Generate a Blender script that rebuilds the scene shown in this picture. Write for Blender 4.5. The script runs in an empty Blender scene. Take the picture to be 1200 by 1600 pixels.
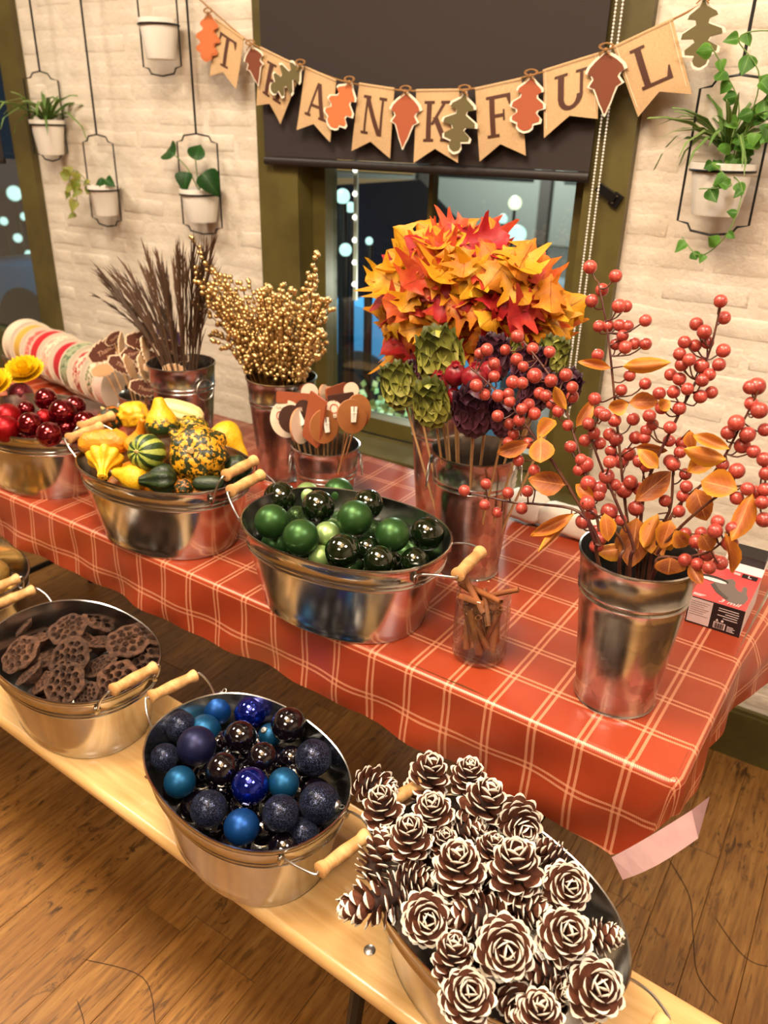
import bpy, math, random
from mathutils import Vector, Matrix, Euler
random.seed(7)
SC = bpy.context.scene
COL = SC.collection

# ------------------------------------------------------------------ camera, world, lights, exposure
cd = bpy.data.cameras.new('camera')
cd.sensor_fit = 'VERTICAL'; cd.sensor_height = 36.0; cd.sensor_width = 27.0
cd.lens = 1244.0 / 1600.0 * 36.0
cd.clip_start = 0.02
cd.dof.use_dof = True; cd.dof.focus_distance = 1.14; cd.dof.aperture_fstop = 5.0
cam = bpy.data.objects.new('camera', cd); COL.objects.link(cam)
CAM = Vector((0, 0, 1.52))
CX = Vector((0.84170006, 0.53941105, 0.02401512)); CY = Vector((-0.25190736, 0.35296028, 0.90108918)); CZ = Vector((0.47758108, -0.76449641, 0.43296831))
cam.matrix_world = Matrix(((CX.x, CY.x, CZ.x, 0), (CX.y, CY.y, CZ.y, 0), (CX.z, CY.z, CZ.z, 1.52), (0, 0, 0, 1)))
SC.camera = cam

wd = bpy.data.worlds.new('night'); SC.world = wd; wd.use_nodes = True
wd.node_tree.nodes['Background'].inputs[0].default_value = (0.010, 0.014, 0.022, 1)
wd.node_tree.nodes['Background'].inputs[1].default_value = 1.0

def area_light(name, loc, size, energy, color, target=None):
    l = bpy.data.lights.new(name, 'AREA'); l.shape = 'RECTANGLE'; l.size = size[0]; l.size_y = size[1]; l.energy = energy; l.color = color
    o = bpy.data.objects.new(name, l); COL.objects.link(o); o.location = loc
    if target:
        o.rotation_euler = (Vector(target) - Vector(loc)).to_track_quat('-Z', 'Y').to_euler()
    return o
WARM = (1.0, 0.87, 0.70)
area_light('ceiling_light_over_table', (-1.0, 0.35, 2.92), (0.7, 0.7), 34, WARM)
area_light('ceiling_light_right', (0.75, 0.55, 2.92), (0.6, 0.6), 24, (1.0, 0.89, 0.80))
area_light('ceiling_light_left', (-2.9, 0.5, 2.92), (0.6, 0.6), 26, WARM)
area_light('ceiling_light_rear', (-0.3, -1.6, 2.92), (0.9, 0.9), 36, WARM)

SC.view_settings.view_transform = 'Standard'
SC.view_settings.look = 'None'
SC.view_settings.gamma = 1.0
SC.view_settings.use_curve_mapping = False
SC.view_settings.exposure = 0.98
SC.cycles.max_bounces = 6; SC.cycles.diffuse_bounces = 2; SC.cycles.adaptive_threshold = .02; SC.cycles.glossy_bounces = 4; SC.cycles.transmission_bounces = 7; SC.cycles.transparent_max_bounces = 6; SC.cycles.caustics_reflective = False; SC.cycles.caustics_refractive = False

# ------------------------------------------------------------------ mesh helpers
PI = math.pi
def spow(c, p): return math.copysign(abs(c) ** p, c)

class MB:
    def __init__(s): s.v = []; s.f = []; s.m = []; s.uv = []
    def add(s, vs, fs, m=0, uv=None):
        b = len(s.v); s.v += [tuple(v) for v in vs]
        for i, f in enumerate(fs):
            s.f.append([b + k for k in f]); s.m.append(m)
            s.uv.append([uv[k] for k in f] if uv else None)
        return s
    def box(s, c, d, m=0, rot=None):
        x, y, z = d[0] / 2, d[1] / 2, d[2] / 2
        vs = [Vector(p) for p in ((-x, -y, -z), (x, -y, -z), (x, y, -z), (-x, y, -z), (-x, -y, z), (x, -y, z), (x, y, z), (-x, y, z))]
        if rot is not None: vs = [rot @ v for v in vs]
        c = Vector(c); vs = [v + c for v in vs]
        return s.add(vs, [(0, 3, 2, 1), (4, 5, 6, 7), (0, 1, 5, 4), (1, 2, 6, 5), (2, 3, 7, 6), (3, 0, 4, 7)], m)
    def lathe(s, prof, n=32, sx=1.0, sy=1.0, p=2.0, m=0, caps=True, c=(0, 0, 0), rib=None):
        vs = []; e = 2.0 / p
        for (r, z) in prof:
            for i in range(n):
                t = 2 * PI * i / n; k = r * (rib(t, z) if rib else 1)
                vs.append((c[0] + k * sx * spow(math.cos(t), e), c[1] + k * sy * spow(math.sin(t), e), c[2] + z))
        fs = []; uv = [((i % n) / n, j / max(1, len(prof) - 1)) for j in range(len(prof)) for i in range(n)]
        for j in range(len(prof) - 1):
            for i in range(n):
                a = j * n + i; b = j * n + (i + 1) % n; fs.append((a, b, b + n, a + n))
        if caps:
            fs.append(tuple(range(n - 1, -1, -1))); fs.append(tuple(range((len(prof) - 1) * n, len(prof) * n)))
        return s.add(vs, fs, m, uv)
    def tube(s, path, r, n=8, m=0, closed=False, caps=True):
        P = [Vector(p) for p in path]; k = len(P)
        rs = r if isinstance(r, (list, tuple)) else [r] * k
        vs = []; nrm = None
        for i in range(k):
            a = P[(i - 1) % k] if (closed or i > 0) else P[i]; b = P[(i + 1) % k] if (closed or i < k - 1) else P[i]
            t = (b - a)
            t = t.normalized() if t.length > 1e-9 else Vector((0, 0, 1))
            if nrm is None:
                nrm = t.orthogonal().normalized()
            else:
                nrm = nrm - t * nrm.dot(t)
                nrm = nrm.normalized() if nrm.length > 1e-6 else t.orthogonal().normalized()
            bn = t.cross(nrm)
            for j in range(n):
                q = 2 * PI * j / n; vs.append(P[i] + (nrm * math.cos(q) + bn * math.sin(q)) * rs[i])
        fs = []
        for i in range(k if closed else k - 1):
            for j in range(n):
                a = i * n + j; b = i * n + (j + 1) % n; c = ((i + 1) % k) * n
                fs.append((a, b, c + (j + 1) % n, c + j))
        if caps and not closed:
            fs.append(tuple(range(n - 1, -1, -1))); fs.append(tuple(range((k - 1) * n, k * n)))
        return s.add(vs, fs, m)
    def ball(s, c, r, nu=14, nv=8, m=0, sc=(1, 1, 1)):
        vs = [(c[0], c[1], c[2] - r * sc[2])]
        for j in range(1, nv):
            a = -PI / 2 + PI * j / nv
            for i in range(nu):
                t = 2 * PI * i / nu
                vs.append((c[0] + r * sc[0] * math.cos(a) * math.cos(t), c[1] + r * sc[1] * math.cos(a) * math.sin(t), c[2] + r * sc[2] * math.sin(a)))
        vs.append((c[0], c[1], c[2] + r * sc[2])); top = len(vs) - 1
        fs = [(0, 1 + (i + 1) % nu, 1 + i) for i in range(nu)]
        for j in range(nv - 2):
            for i in range(nu):
                a = 1 + j * nu + i; b = 1 + j * nu + (i + 1) % nu; fs.append((a, b, b + nu, a + nu))
        o = 1 + (nv - 2) * nu
        fs += [(o + i, o + (i + 1) % nu, top) for i in range(nu)]
        return s.add(vs, fs, m)
    def prism(s, poly, th, m=0, xf=None, z0=0.0, side=None):
        n = len(poly); xf = xf or Matrix.Identity(4)
        vs = [xf @ Vector((p[0], p[1], z0)) for p in poly] + [xf @ Vector((p[0], p[1], z0 + th)) for p in poly]
        s.add(vs, [tuple(range(n - 1, -1, -1)), tuple(range(n, 2 * n))], m)
        b = len(s.v) - 2 * n
        for i in range(n):
            s.f.append([b + i, b + (i + 1) % n, b + n + (i + 1) % n, b + n + i]); s.m.append(m if side is None else side); s.uv.append(None)
        return s
    def grid(s, P, m=0, uv=None, wrap=False):
        h = len(P); w = len(P[0]); vs = [p for row in P for p in row]
        fs = []
        for j in range(h - 1):
            for i in range(w if wrap else w - 1):
                a = j * w + i; b = j * w + (i + 1) % w; fs.append((a, b, b + w, a + w))
        return s.add(vs, fs, m, [q for row in uv for q in row] if uv else None)
    def mesh(s, name, mats, smooth=True, angle=38):
        me = bpy.data.meshes.new(name); me.from_pydata(s.v, [], s.f)
        for mt in (mats if isinstance(mats, (list, tuple)) else [mats]): me.materials.append(mt)
        me.polygons.foreach_set('material_index', s.m)
        me.polygons.foreach_set('use_smooth', [smooth] * len(s.f))
        if any(u is not None for u in s.uv):
            L = me.uv_layers.new(name='UVMap'); flat = []
            for u, f in zip(s.uv, s.f):
                for k in range(len(f)):
                    flat += list(u[k]) if u else [0.0, 0.0]
            L.data.foreach_set('uv', flat)
        me.update()
        if smooth and angle: me.set_sharp_from_angle(angle=math.radians(angle))
        return me
    def build(s, name, mats, parent=None, smooth=True, angle=38, loc=None, label=None):
        return obj(name, s.mesh(name, mats, smooth, angle), parent, loc=loc, label=label)

def obj(name, me, parent=None, loc=None, rot=None, mtx=None, label=None, scale=None):
    o = bpy.data.objects.new(name, me); COL.objects.link(o)
    if parent is not None: o.parent = parent
    if mtx is not None: o.matrix_basis = mtx
    if loc is not None: o.location = loc
    if rot is not None: o.rotation_euler = rot
    if scale is not None: o.scale = scale
    if label: o['label'] = label
    return o
def tag(o, label, cat, group=None, kind=None):
    if label: o['label'] = label
    if cat: o['category'] = cat
    if group: o['group'] = group
    if kind: o['kind'] = kind
    return o
def thing(name, label, cat, loc=(0, 0, 0), rotz=0.0, group=None, mtx=None):
    o = bpy.data.objects.new(name, None); COL.objects.link(o); o.empty_display_size = 0.02
    if mtx is not None: o.matrix_basis = mtx
    else: o.location = loc; o.rotation_euler = (0, 0, rotz)
    return tag(o, label, cat, group)
def struct(name, me_or_mb, mats=None, smooth=False):
    o = me_or_mb.build(name, mats, None, smooth)
    o['kind'] = 'structure'
    return o
def facing(P, n, up=(0, 0, 1), roll=0.0, s=1.0):
    """matrix at P whose local +Z is n and local +Y is as near to up as it can be"""
    z = Vector(n).normalized(); u = Vector(up); u = u - z * u.dot(z)
    u = u.normalized() if u.length > 1e-4 else z.orthogonal().normalized()
    x = u.cross(z)
    M = Matrix(((x.x, u.x, z.x), (x.y, u.y, z.y), (x.z, u.z, z.z))).to_4x4()
    return Matrix.Translation(Vector(P)) @ M @ Matrix.Rotation(roll, 4, 'Z') @ Matrix.Scale(s, 4)
ORD = 'first second third fourth fifth sixth seventh eighth ninth tenth eleventh twelfth thirteenth fourteenth fifteenth sixteenth seventeenth eighteenth nineteenth twentieth twenty-first twenty-second twenty-third twenty-fourth'.split()
def scr(P):
    d = Vector(P) - CAM; w = -d.dot(CZ); return (d.dot(CX) / w, -d.dot(CY) / w)
def from_left(P):
    """rank words from left to right as the camera sees them"""
    o = sorted(range(len(P)), key=lambda i: scr(P[i])[0]); n = len(P); out = [None] * n
    for r, i in enumerate(o):
        out[i] = 'leftmost' if r == 0 else ('rightmost' if r == n - 1 else (ORD[r] + ' from the left'))
    return out
def smoothpath(P, k=6):
    P = [Vector(p) for p in P]; out = []
    for i in range(len(P) - 1):
        a = P[max(i - 1, 0)]; b = P[i]; c = P[i + 1]; d = P[min(i + 2, len(P) - 1)]
        for j in range(k):
            t = j / k
            out.append(0.5 * ((2 * b) + (c - a) * t + (2 * a - 5 * b + 4 * c - d) * t * t + (3 * b - a - 3 * c + d) * t ** 3))
    out.append(P[-1]); return out

# ------------------------------------------------------------------ materials
def lin(c):
    return tuple(((x / 255.0) / 12.92 if x / 255.0 <= 0.04045 else ((x / 255.0 + 0.055) / 1.055) ** 2.4) for x in c) + (1.0,)
class NT:
    def __init__(s, name):
        s.mat = bpy.data.materials.new(name); s.mat.use_nodes = True; s.t = s.mat.node_tree
        s.b = s.t.nodes['Principled BSDF']; s.out = s.t.nodes['Material Output']
    def n(s, typ, **kw):
        x = s.t.nodes.new(typ)
        for k, v in kw.items(): setattr(x, k, v)
        return x
    def l(s, a, b): s.t.links.new(a, b)
    def set(s, **kw):
        names = dict(rough='Roughness', metal='Metallic', spec='Specular IOR Level', coat='Coat Weight', coatr='Coat Roughness', trans='Transmission Weight', ior='IOR', col='Base Color', sub='Subsurface Weight', aniso='Anisotropic')
        for k, v in kw.items(): s.b.inputs[names[k]].default_value = v
    def coord(s, which='Object', scale=(1, 1, 1), rand=False):
        tc = s.n('ShaderNodeTexCoord'); mp = s.n('ShaderNodeMapping'); mp.inputs['Scale'].default_value = scale
        s.l(tc.outputs[which], mp.inputs[0])
        if rand:
            oi = s.n('ShaderNodeObjectInfo'); mm = s.n('ShaderNodeMath', operation='MULTIPLY'); mm.inputs[1].default_value = 37.0
            s.l(oi.outputs['Random'], mm.inputs[0]); s.l(mm.outputs[0], mp.inputs['Location'])
        return mp.outputs[0]
    def noise(s, vec, scale, detail=4, rough=.6, dist=0.0):
        x = s.n('ShaderNodeTexNoise'); x.inputs['Scale'].default_value = scale; x.inputs['Detail'].default_value = detail
        x.inputs['Roughness'].default_value = rough; x.inputs['Distortion'].default_value = dist
        s.l(vec, x.inputs['Vector']); return x.outputs['Fac']
    def ramp(s, fac, stops, interp='LINEAR'):
        r = s.n('ShaderNodeValToRGB'); cr = r.color_ramp; cr.interpolation = interp
        while len(cr.elements) < len(stops): cr.elements.new(0.5)
        for e, (p, c) in zip(cr.elements, stops): e.position = p; e.color = c
        s.l(fac, r.inputs[0]); return r.outputs[0]
    def mix(s, fac, a, b, mode='MIX'):
        x = s.n('ShaderNodeMix', data_type='RGBA', blend_type=mode)
        for v, i in ((fac, 0), (a, 6), (b, 7)):
            if hasattr(v, 'default_value') or hasattr(v, 'is_linked'): s.l(v, x.inputs[i])
            else: x.inputs[i].default_value = v
        return x.outputs[2]
    def math(s, op, a, b=None, c=None):
        x = s.n('ShaderNodeMath', operation=op)
        for v, i in ((a, 0), (b, 1), (c, 2)):
            if v is None: continue
            if hasattr(v, 'is_linked'): s.l(v, x.inputs[i])
            else: x.inputs[i].default_value = v
        return x.outputs[0]
    def bump(s, h, strength=.3, dist=.002):
        x = s.n('ShaderNodeBump'); x.inputs['Strength'].default_value = strength; x.inputs['Distance'].default_value = dist
        s.l(h, x.inputs['Height']); s.l(x.outputs[0], s.b.inputs['Normal'])
    def color(s, c): s.l(c, s.b.inputs['Base Color'])
    def random(s): return s.n('ShaderNodeObjectInfo').outputs['Random']

def mat(name, c, rough=.5, metal=0.0, c2=None, scale=30, stretch=(1, 1, 1), lo=.4, hi=.62, bump=0, bscale=60, bdist=.001, coat=0, spec=.5, rand=0.0, sub=0, rand_off=False):
    k = NT(name); k.set(rough=rough, metal=metal, spec=spec, coat=coat, sub=sub)
    if sub: k.b.inputs['Subsurface Radius'].default_value = (.01, .006, .004)
    base = None; vec = k.coord('Object', stretch, rand_off)
    if c2:
        base = k.ramp(k.noise(vec, scale), [(lo, lin(c)), (hi, lin(c2))])
    if rand:
        v = k.math('MULTIPLY_ADD', k.random(), rand, 1 - rand / 2)
        hs = k.n('ShaderNodeHueSaturation'); k.l(v, hs.inputs['Value'])
        if base is not None: k.l(base, hs.inputs['Color'])
        else: hs.inputs['Color'].default_value = lin(c)
        base = hs.outputs[0]
    if base is not None: k.color(base)
    else: k.set(col=lin(c))
    if bump: k.bump(k.noise(vec, bscale, 5), bump, bdist)
    return k.mat
def emit(name, c, strength):
    k = NT(name); k.set(col=(0, 0, 0, 1)); k.b.inputs['Emission Color'].default_value = lin(c); k.b.inputs['Emission Strength'].default_value = strength
    return k.mat

M = {}
# painted brick
k = NT('painted_brick'); v = k.coord('Generated'); g = k.n('ShaderNodeNewGeometry'); pos = g.outputs['Position']
n1 = k.noise(pos, 9, 4); n2 = k.noise(pos, 55, 5, .65)
k.color(k.ramp(n1, [(.3, lin((206, 192, 174))), (.7, lin((220, 208, 190)))])); k.set(rough=.55)
k.bump(k.math('ADD', n2, k.math('MULTIPLY', n1, 2.5)), .5, .006); M['brick'] = k.mat
M['plaster'] = mat('plain_plaster', (206, 190, 168), .8)
M['dark_wall'] = mat('brown_plaster', (120, 96, 72), .8)
M['ceiling'] = mat('ceiling_paint', (225, 214, 198), .85)
M['olive'] = mat('olive_paint', (88, 78, 36), .42, c2=(74, 64, 28), scale=6, bump=.12, bscale=90)
M['shade'] = mat('blind_fabric', (44, 33, 29), .8, c2=(36, 26, 24), scale=900, bump=.15, bscale=1500, bdist=.0004)
M['shade_bar'] = mat('blind_bar', (30, 22, 19), .5)
# floor planks
k = NT('worn_floorboard'); vec = k.coord('Object', (1, 1, 1), True); vs_ = k.coord('Object', (14, 1.0, 14), True)
grain = k.noise(vs_, 6, 6, .65, .6); blot = k.noise(vec, 3.2, 4); scr_ = k.noise(k.coord('Object', (60, 5, 60), True), 3, 3, .5)
base = k.ramp(grain, [(.28, lin((104, 68, 26))), (.5, lin((148, 102, 46))), (.72, lin((176, 130, 66)))])
base = k.mix(k.ramp(blot, [(.42, (0, 0, 0, 1)), (.66, (.55, .55, .55, 1))]), base, lin((112, 72, 30)))
sc2 = k.ramp(k.noise(k.coord('Object', (1.5, .55, 1), True), 20, 6, .78, 1.2), [(.555, (0, 0, 0, 1)), (.62, (.85, .85, .85, 1))])
wear = k.ramp(k.noise(vec, 2.1, 2), [(.42, (0, 0, 0, 1)), (.55, (1, 1, 1, 1))])
base = k.mix(k.mix(1.0, sc2, wear, 'MULTIPLY'), base, lin((46, 26, 8)))
base = k.mix(k.ramp(scr_, [(.60, (0, 0, 0, 1)), (.65, (.6, .6, .6, 1))]), base, lin((72, 44, 16)))
hs = k.n('ShaderNodeHueSaturation'); k.l(k.math('MULTIPLY_ADD', k.random(), .16, .92), hs.inputs['Value']); k.l(base, hs.inputs['Color']); k.color(hs.outputs[0])
k.set(rough=.42); k.bump(grain, .25, .001); M['plank'] = k.mat
M['subfloor'] = mat('dark_subfloor', (70, 42, 16), .8)
M['crack'] = mat('dark_groove', (40, 22, 8), .8)
# bench wood
k = NT('lacquered_pine'); vec = k.coord('Object', (1.2, 16, 16)); g1 = k.noise(vec, 4, 4, .55, .5)
k.color(k.ramp(g1, [(.3, lin((204, 158, 96))), (.55, lin((218, 176, 116))), (.75, lin((228, 192, 134)))])); k.set(rough=.32, coat=.25); M['pine_wood'] = k.mat
M['knot'] = mat('wood_knot', (86, 48, 16), .5)
M['grip'] = mat('turned_wood', (214, 170, 112), .5, c2=(190, 140, 84), scale=9, stretch=(1, 8, 8))
M['stick'] = mat('bare_stick', (196, 150, 100), .6, c2=(170, 122, 76), scale=30)
M['black_steel'] = mat('black_steel', (22, 20, 20), .4, .6)
M['steel'] = mat('bolt_steel', (170, 165, 158), .35, 1.0)
M['wire'] = mat('plated_wire', (196, 194, 190), .3, 1.0)
k = NT('tinplate'); vec = k.coord('Object'); nz = k.noise(vec, 14, 4); nf = k.noise(vec, 120, 3)
k.set(metal=1.0); k.color(k.ramp(nz, [(.3, lin((186, 183, 178))), (.7, lin((206, 204, 200)))])); k.l(k.math('MULTIPLY_ADD', nz, .16, .10), k.b.inputs['Roughness'])
k.bump(k.noise(vec, 7, 2), .10, .004); M['tin'] = k.mat
k = NT('galvanised_sheet'); vec = k.coord('Object'); vo = k.n('ShaderNodeTexVoronoi'); vo.inputs['Scale'].default_value = 55; k.l(vec, vo.inputs['Vector'])
k.set(metal=1.0); k.color(k.ramp(vo.outputs['Color'], [(.2, lin((168, 166, 164))), (.8, lin((196, 194, 192)))])); k.l(k.math('MULTIPLY_ADD', k.noise(vec, 20, 4), .22, .12), k.b.inputs['Roughness'])
k.bump(k.noise(vec, 9, 2), .08, .004); M['galv'] = k.mat
# tablecloth plaid (UV in metres)
k = NT('plaid_oilcloth'); tc = k.n('ShaderNodeTexCoord'); sp = k.n('ShaderNodeSeparateXYZ'); k.l(tc.outputs['UV'], sp.inputs[0]); U, V = sp.outputs[0], sp.outputs[1]
def pair(ax, period, off):
    t = k.math('MULTIPLY', k.math('FRACT', k.math('DIVIDE', k.math('ADD', ax, off), period)), period)
    d = k.math('ABSOLUTE', k.math('SUBTRACT', k.math('ABSOLUTE', k.math('SUBTRACT', t, period / 2)), .0048))
    r = k.n('ShaderNodeMapRange'); r.inputs[1].default_value = .0024; r.inputs[2].default_value = .0018; r.inputs[3].default_value = 0; r.inputs[4].default_value = 1
    k.l(d, r.inputs[0]); return r.outputs[0]
def hatch(a, b, per):
    h = k.math('FRACT', k.math('DIVIDE', k.math('ADD', a, k.math('MULTIPLY', b, .5)), per))
    return k.math('MULTIPLY_ADD', k.math('LESS_THAN', h, .5), .5, .42)
lu = k.math('MULTIPLY', pair(U, .0705, .035), hatch(V, U, .0030)); lv = k.math('MULTIPLY', pair(V, .0835, .0418 - .869), hatch(U, V, .0030))
st = k.math('MINIMUM', k.math('ADD', lu, lv), 1.0)
g = k.n('ShaderNodeNewGeometry')
body = k.ramp(k.noise(g.outputs['Position'], 6, 3), [(.3, lin((146, 52, 26))), (.7, lin((157, 61, 32)))])
front = k.mix(k.math('MULTIPLY', st, .80), body, lin((226, 160, 122)))
k.color(k.mix(g.outputs['Backfacing'], front, lin((214, 172, 160))))
k.set(rough=.36, spec=.5, coat=.12, coatr=.22); k.bump(k.noise(g.outputs['Position'], 16, 3), .12, .004); M['plaid'] = k.mat
M['backing'] = mat('cloth_backing', (226, 184, 184), .5, c2=(216, 172, 176), scale=20)
# glass
def glass(name, tint, gloss=.0):
    k = NT(name); tr = k.n('ShaderNodeBsdfTransparent'); tr.inputs[0].default_value = tint; gl = k.n('ShaderNodeBsdfGlossy'); gl.inputs[1].default_value = gloss
    lw = k.n('ShaderNodeLayerWeight'); lw.inputs[0].default_value = .5; fr = k.math('MULTIPLY_ADD', k.math('POWER', lw.outputs['Facing'], 3.2), .95, .06); mx = k.n('ShaderNodeMixShader'); k.l(fr, mx.inputs[0]); k.l(tr.outputs[0], mx.inputs[1]); k.l(gl.outputs[0], mx.inputs[2]); k.l(mx.outputs[0], k.out.inputs[0])
    return k.mat
M['pane'] = glass('window_glass', (.86, .92, .9, 1), .02)
M['jar'] = glass('jar_glass', (.95, .975, .965, 1), .0)
# baubles
def glitter(name, c, c2):
    k = NT(name); vec = k.coord('Object'); vo = k.n('ShaderNodeTexVoronoi'); vo.inputs['Scale'].default_value = 52; k.l(vec, vo.inputs['Vector'])
    sp = k.n('ShaderNodeSeparateColor'); k.l(vo.outputs['Color'], sp.inputs[0])
    k.color(k.ramp(sp.outputs[0], [(.0, lin(c)), (.86, lin(c)), (.92, lin(c2))])); k.set(metal=.55, rough=.28)
    k.bump(sp.outputs[1], 1.0, .06); return k.mat
def shiny(name, c, rough=.04, metal=.85): return mat(name, c, rough, metal, coat=.6)
M['g_s'] = mat('gloss_bottle_green', (14, 26, 8), .05, .3, coat=1.0); M['g_m'] = mat('satin_green', (48, 84, 38), .38, .6); M['g_p'] = mat('satin_pale_green', (150, 180, 110), .38, .6); M['g_g'] = glitter('glitter_green', (20, 52, 16), (160, 200, 120))
M['b_s'] = mat('gloss_midnight', (14, 8, 16), .05, .4, coat=1.0); M['b_b'] = shiny('gloss_cobalt', (10, 34, 150)); M['b_m'] = mat('satin_blue', (12, 66, 130), .4, .65); M['b_t'] = mat('satin_teal_blue', (14, 76, 116), .42, .65); M['b_d'] = mat('satin_navy', (28, 30, 66), .42, .6); M['b_g'] = glitter('glitter_navy', (9, 10, 24), (130, 145, 200))
M['r_s'] = shiny('gloss_crimson', (122, 8, 24)); M['r_m'] = mat('satin_red', (150, 12, 20), .35, .7); M['r_g'] = glitter('glitter_red', (96, 10, 22), (230, 120, 130))
M['au_g'] = glitter('glitter_gold', (196, 148, 60), (255, 235, 170)); M['au_m'] = mat('satin_gold', (190, 128, 40), .3, .9)
M['cap'] = mat('cap_silver', (190, 186, 178), .3, 1.0)
M['goldbead'] = mat('gold_bead', (220, 186, 126), .34, .92); M['goldstem'] = mat('bronze_stem', (110, 70, 26), .45, .5)
# berries
k = NT('frosted_berry'); vec = k.coord('Object', (1, 1, 1), True); sp_ = k.noise(vec, 7, 2, .5); bl = k.noise(vec, 1.6, 3)
c = k.ramp(bl, [(.35, lin((142, 44, 38))), (.65, lin((170, 72, 58)))]); c = k.mix(k.ramp(sp_, [(.66, (0, 0, 0, 1)), (.72, (.6, .6, .6, 1))]), c, lin((236, 170, 140)))
hs = k.n('ShaderNodeHueSaturation'); k.l(k.math('MULTIPLY_ADD', k.random(), .35, .85), hs.inputs['Value']); k.l(c, hs.inputs['Color']); k.color(hs.outputs[0]); k.set(rough=.34, coat=.15); M['berry'] = k.mat
M['twig'] = mat('dark_red_twig', (70, 26, 22), .5, c2=(96, 58, 36), scale=40)
def leafmat(name, stops_in, stops_edge, rough=.5, veinc=(90, 40, 14), edge0=.55, vein=.05):
    """UV: u along the leaf, v across from 0 to 1; colours vary from leaf to leaf"""
    k = NT(name); tc = k.n('ShaderNodeTexCoord'); sp = k.n('ShaderNodeSeparateXYZ'); k.l(tc.outputs['UV'], sp.inputs[0]); u, v = sp.outputs[0], sp.outputs[1]
    av = k.math('ABSOLUTE', k.math('MULTIPLY_ADD', v, 2.0, -1.0)); rnd = k.random()
    nz = k.noise(k.coord('Object', (1, 1, 1), True), 2.0, 3)
    rr = k.math('ADD', k.math('MULTIPLY', rnd, .95), k.math('MULTIPLY', k.math('SUBTRACT', nz, .47), .6))
    a = k.ramp(rr, stops_in); b = k.ramp(rr, stops_edge)
    c = k.mix(k.ramp(k.math('MAXIMUM', av, k.math('ABSOLUTE', k.math('MULTIPLY_ADD', u, 2.0, -1.0))), [(edge0, (0, 0, 0, 1)), (1.0, (1, 1, 1, 1))]), a, b)
    ve = k.math('LESS_THAN', av, vein)
    sv = k.math('FRACT', k.math('MULTIPLY', k.math('SUBTRACT', u, k.math('MULTIPLY', av, .35)), 6.0))
    ve = k.math('MAXIMUM', ve, k.math('MULTIPLY', k.math('LESS_THAN', sv, .07), .6))
    c = k.mix(k.math('MULTIPLY', ve, .6), c, lin(veinc)); k.color(c); k.set(rough=rough, spec=.35)
    tl = k.n('ShaderNodeBsdfTranslucent'); k.l(c, tl.inputs[0]); mx = k.n('ShaderNodeMixShader'); mx.inputs[0].default_value = .25
    k.l(k.b.outputs[0], mx.inputs[1]); k.l(tl.outputs[0], mx.inputs[2]); k.l(mx.outputs[0], k.out.inputs[0]); return k.mat
L_ = lin
M['fall'] = leafmat('autumn_silk_leaf', [(.05, L_((204, 150, 30))), (.34, L_((206, 140, 44))), (.52, L_((204, 108, 58))), (.70, L_((186, 62, 48))), (.9, L_((156, 24, 36)))], [(.05, L_((214, 156, 26))), (.42, L_((210, 126, 30))), (.62, L_((200, 84, 36))), (.85, L_((170, 32, 34)))], veinc=(110, 40, 10), edge0=.3, vein=.035)
M['bleaf'] = leafmat('amber_leaf', [(.1, L_((190, 116, 52))), (.6, L_((178, 98, 44))), (1, L_((132, 72, 44)))], [(.1, L_((226, 164, 40))), (.6, L_((212, 138, 36))), (1, L_((168, 92, 36)))], veinc=(216, 150, 90), edge0=.5, vein=.045)
M['green_leaf'] = leafmat('pothos_leaf', [(.1, L_((52, 96, 28))), (.6, L_((70, 120, 36))), (1, L_((96, 146, 52)))], [(.1, L_((62, 110, 32))), (1, L_((112, 160, 66)))], veinc=(120, 160, 80), edge0=.6, vein=.05)
M['dark_leaf'] = leafmat('dark_green_leaf', [(.1, L_((22, 62, 18))), (1, L_((36, 84, 26)))], [(.1, L_((26, 66, 20))), (1, L_((40, 90, 30)))], veinc=(60, 110, 50), edge0=.6, vein=.05)
M['olive_leaf'] = leafmat('variegated_leaf', [(.1, L_((110, 122, 40))), (1, L_((150, 150, 70)))], [(.1, L_((140, 130, 60))), (1, L_((170, 160, 90)))], veinc=(90, 100, 40))
M['blade'] = leafmat('spider_blade', [(.1, L_((62, 110, 40))), (1, L_((104, 140, 66)))], [(.1, L_((90, 130, 60))), (1, L_((150, 170, 100)))], veinc=(170, 180, 120), vein=.2)
M['stem_green'] = mat('green_stem', (96, 128, 52), .5)
# artichokes, pomegranates
def bract(name, a, b, tip):
    k = NT(name); tc = k.n('ShaderNodeTexCoord'); sp = k.n('ShaderNodeSeparateXYZ'); k.l(tc.outputs['UV'], sp.inputs[0])
    rr = k.math('ADD', sp.outputs[0], k.math('MULTIPLY', k.random(), .25)); nz = k.noise(k.coord('Object', (1, 1, 1), True), 3, 3)
    c = k.ramp(rr, [(.1, L_(a)), (.75, L_(b)), (1.0, L_(tip))]); c = k.mix(k.ramp(nz, [(.45, (0, 0, 0, 1)), (.7, (.5, .5, .5, 1))]), c, L_(tip)); k.color(c); k.set(rough=.5); return k.mat
M['bract_g'] = bract('green_bract', (156, 150, 64), (126, 128, 50), (70, 74, 28)); M['bract_p'] = bract('purple_bract', (86, 40, 56), (68, 28, 44), (46, 18, 32))
M['pome'] = mat('pomegranate_skin', (128, 14, 26), .36, c2=(104, 10, 24), scale=2)
# pine cone
k = NT('cone_scale'); vec = k.coord('Object', (1, 1, 1), True); k.color(k.ramp(k.noise(vec, 2.5, 3), [(.3, L_((76, 40, 26))), (.7, L_((116, 66, 44)))])); k.set(rough=.6); M['scale'] = k.mat
M['snow'] = mat('white_tip_paint', (236, 226, 208), .6); M['core'] = mat('cone_core', (44, 22, 14), .8)
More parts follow.
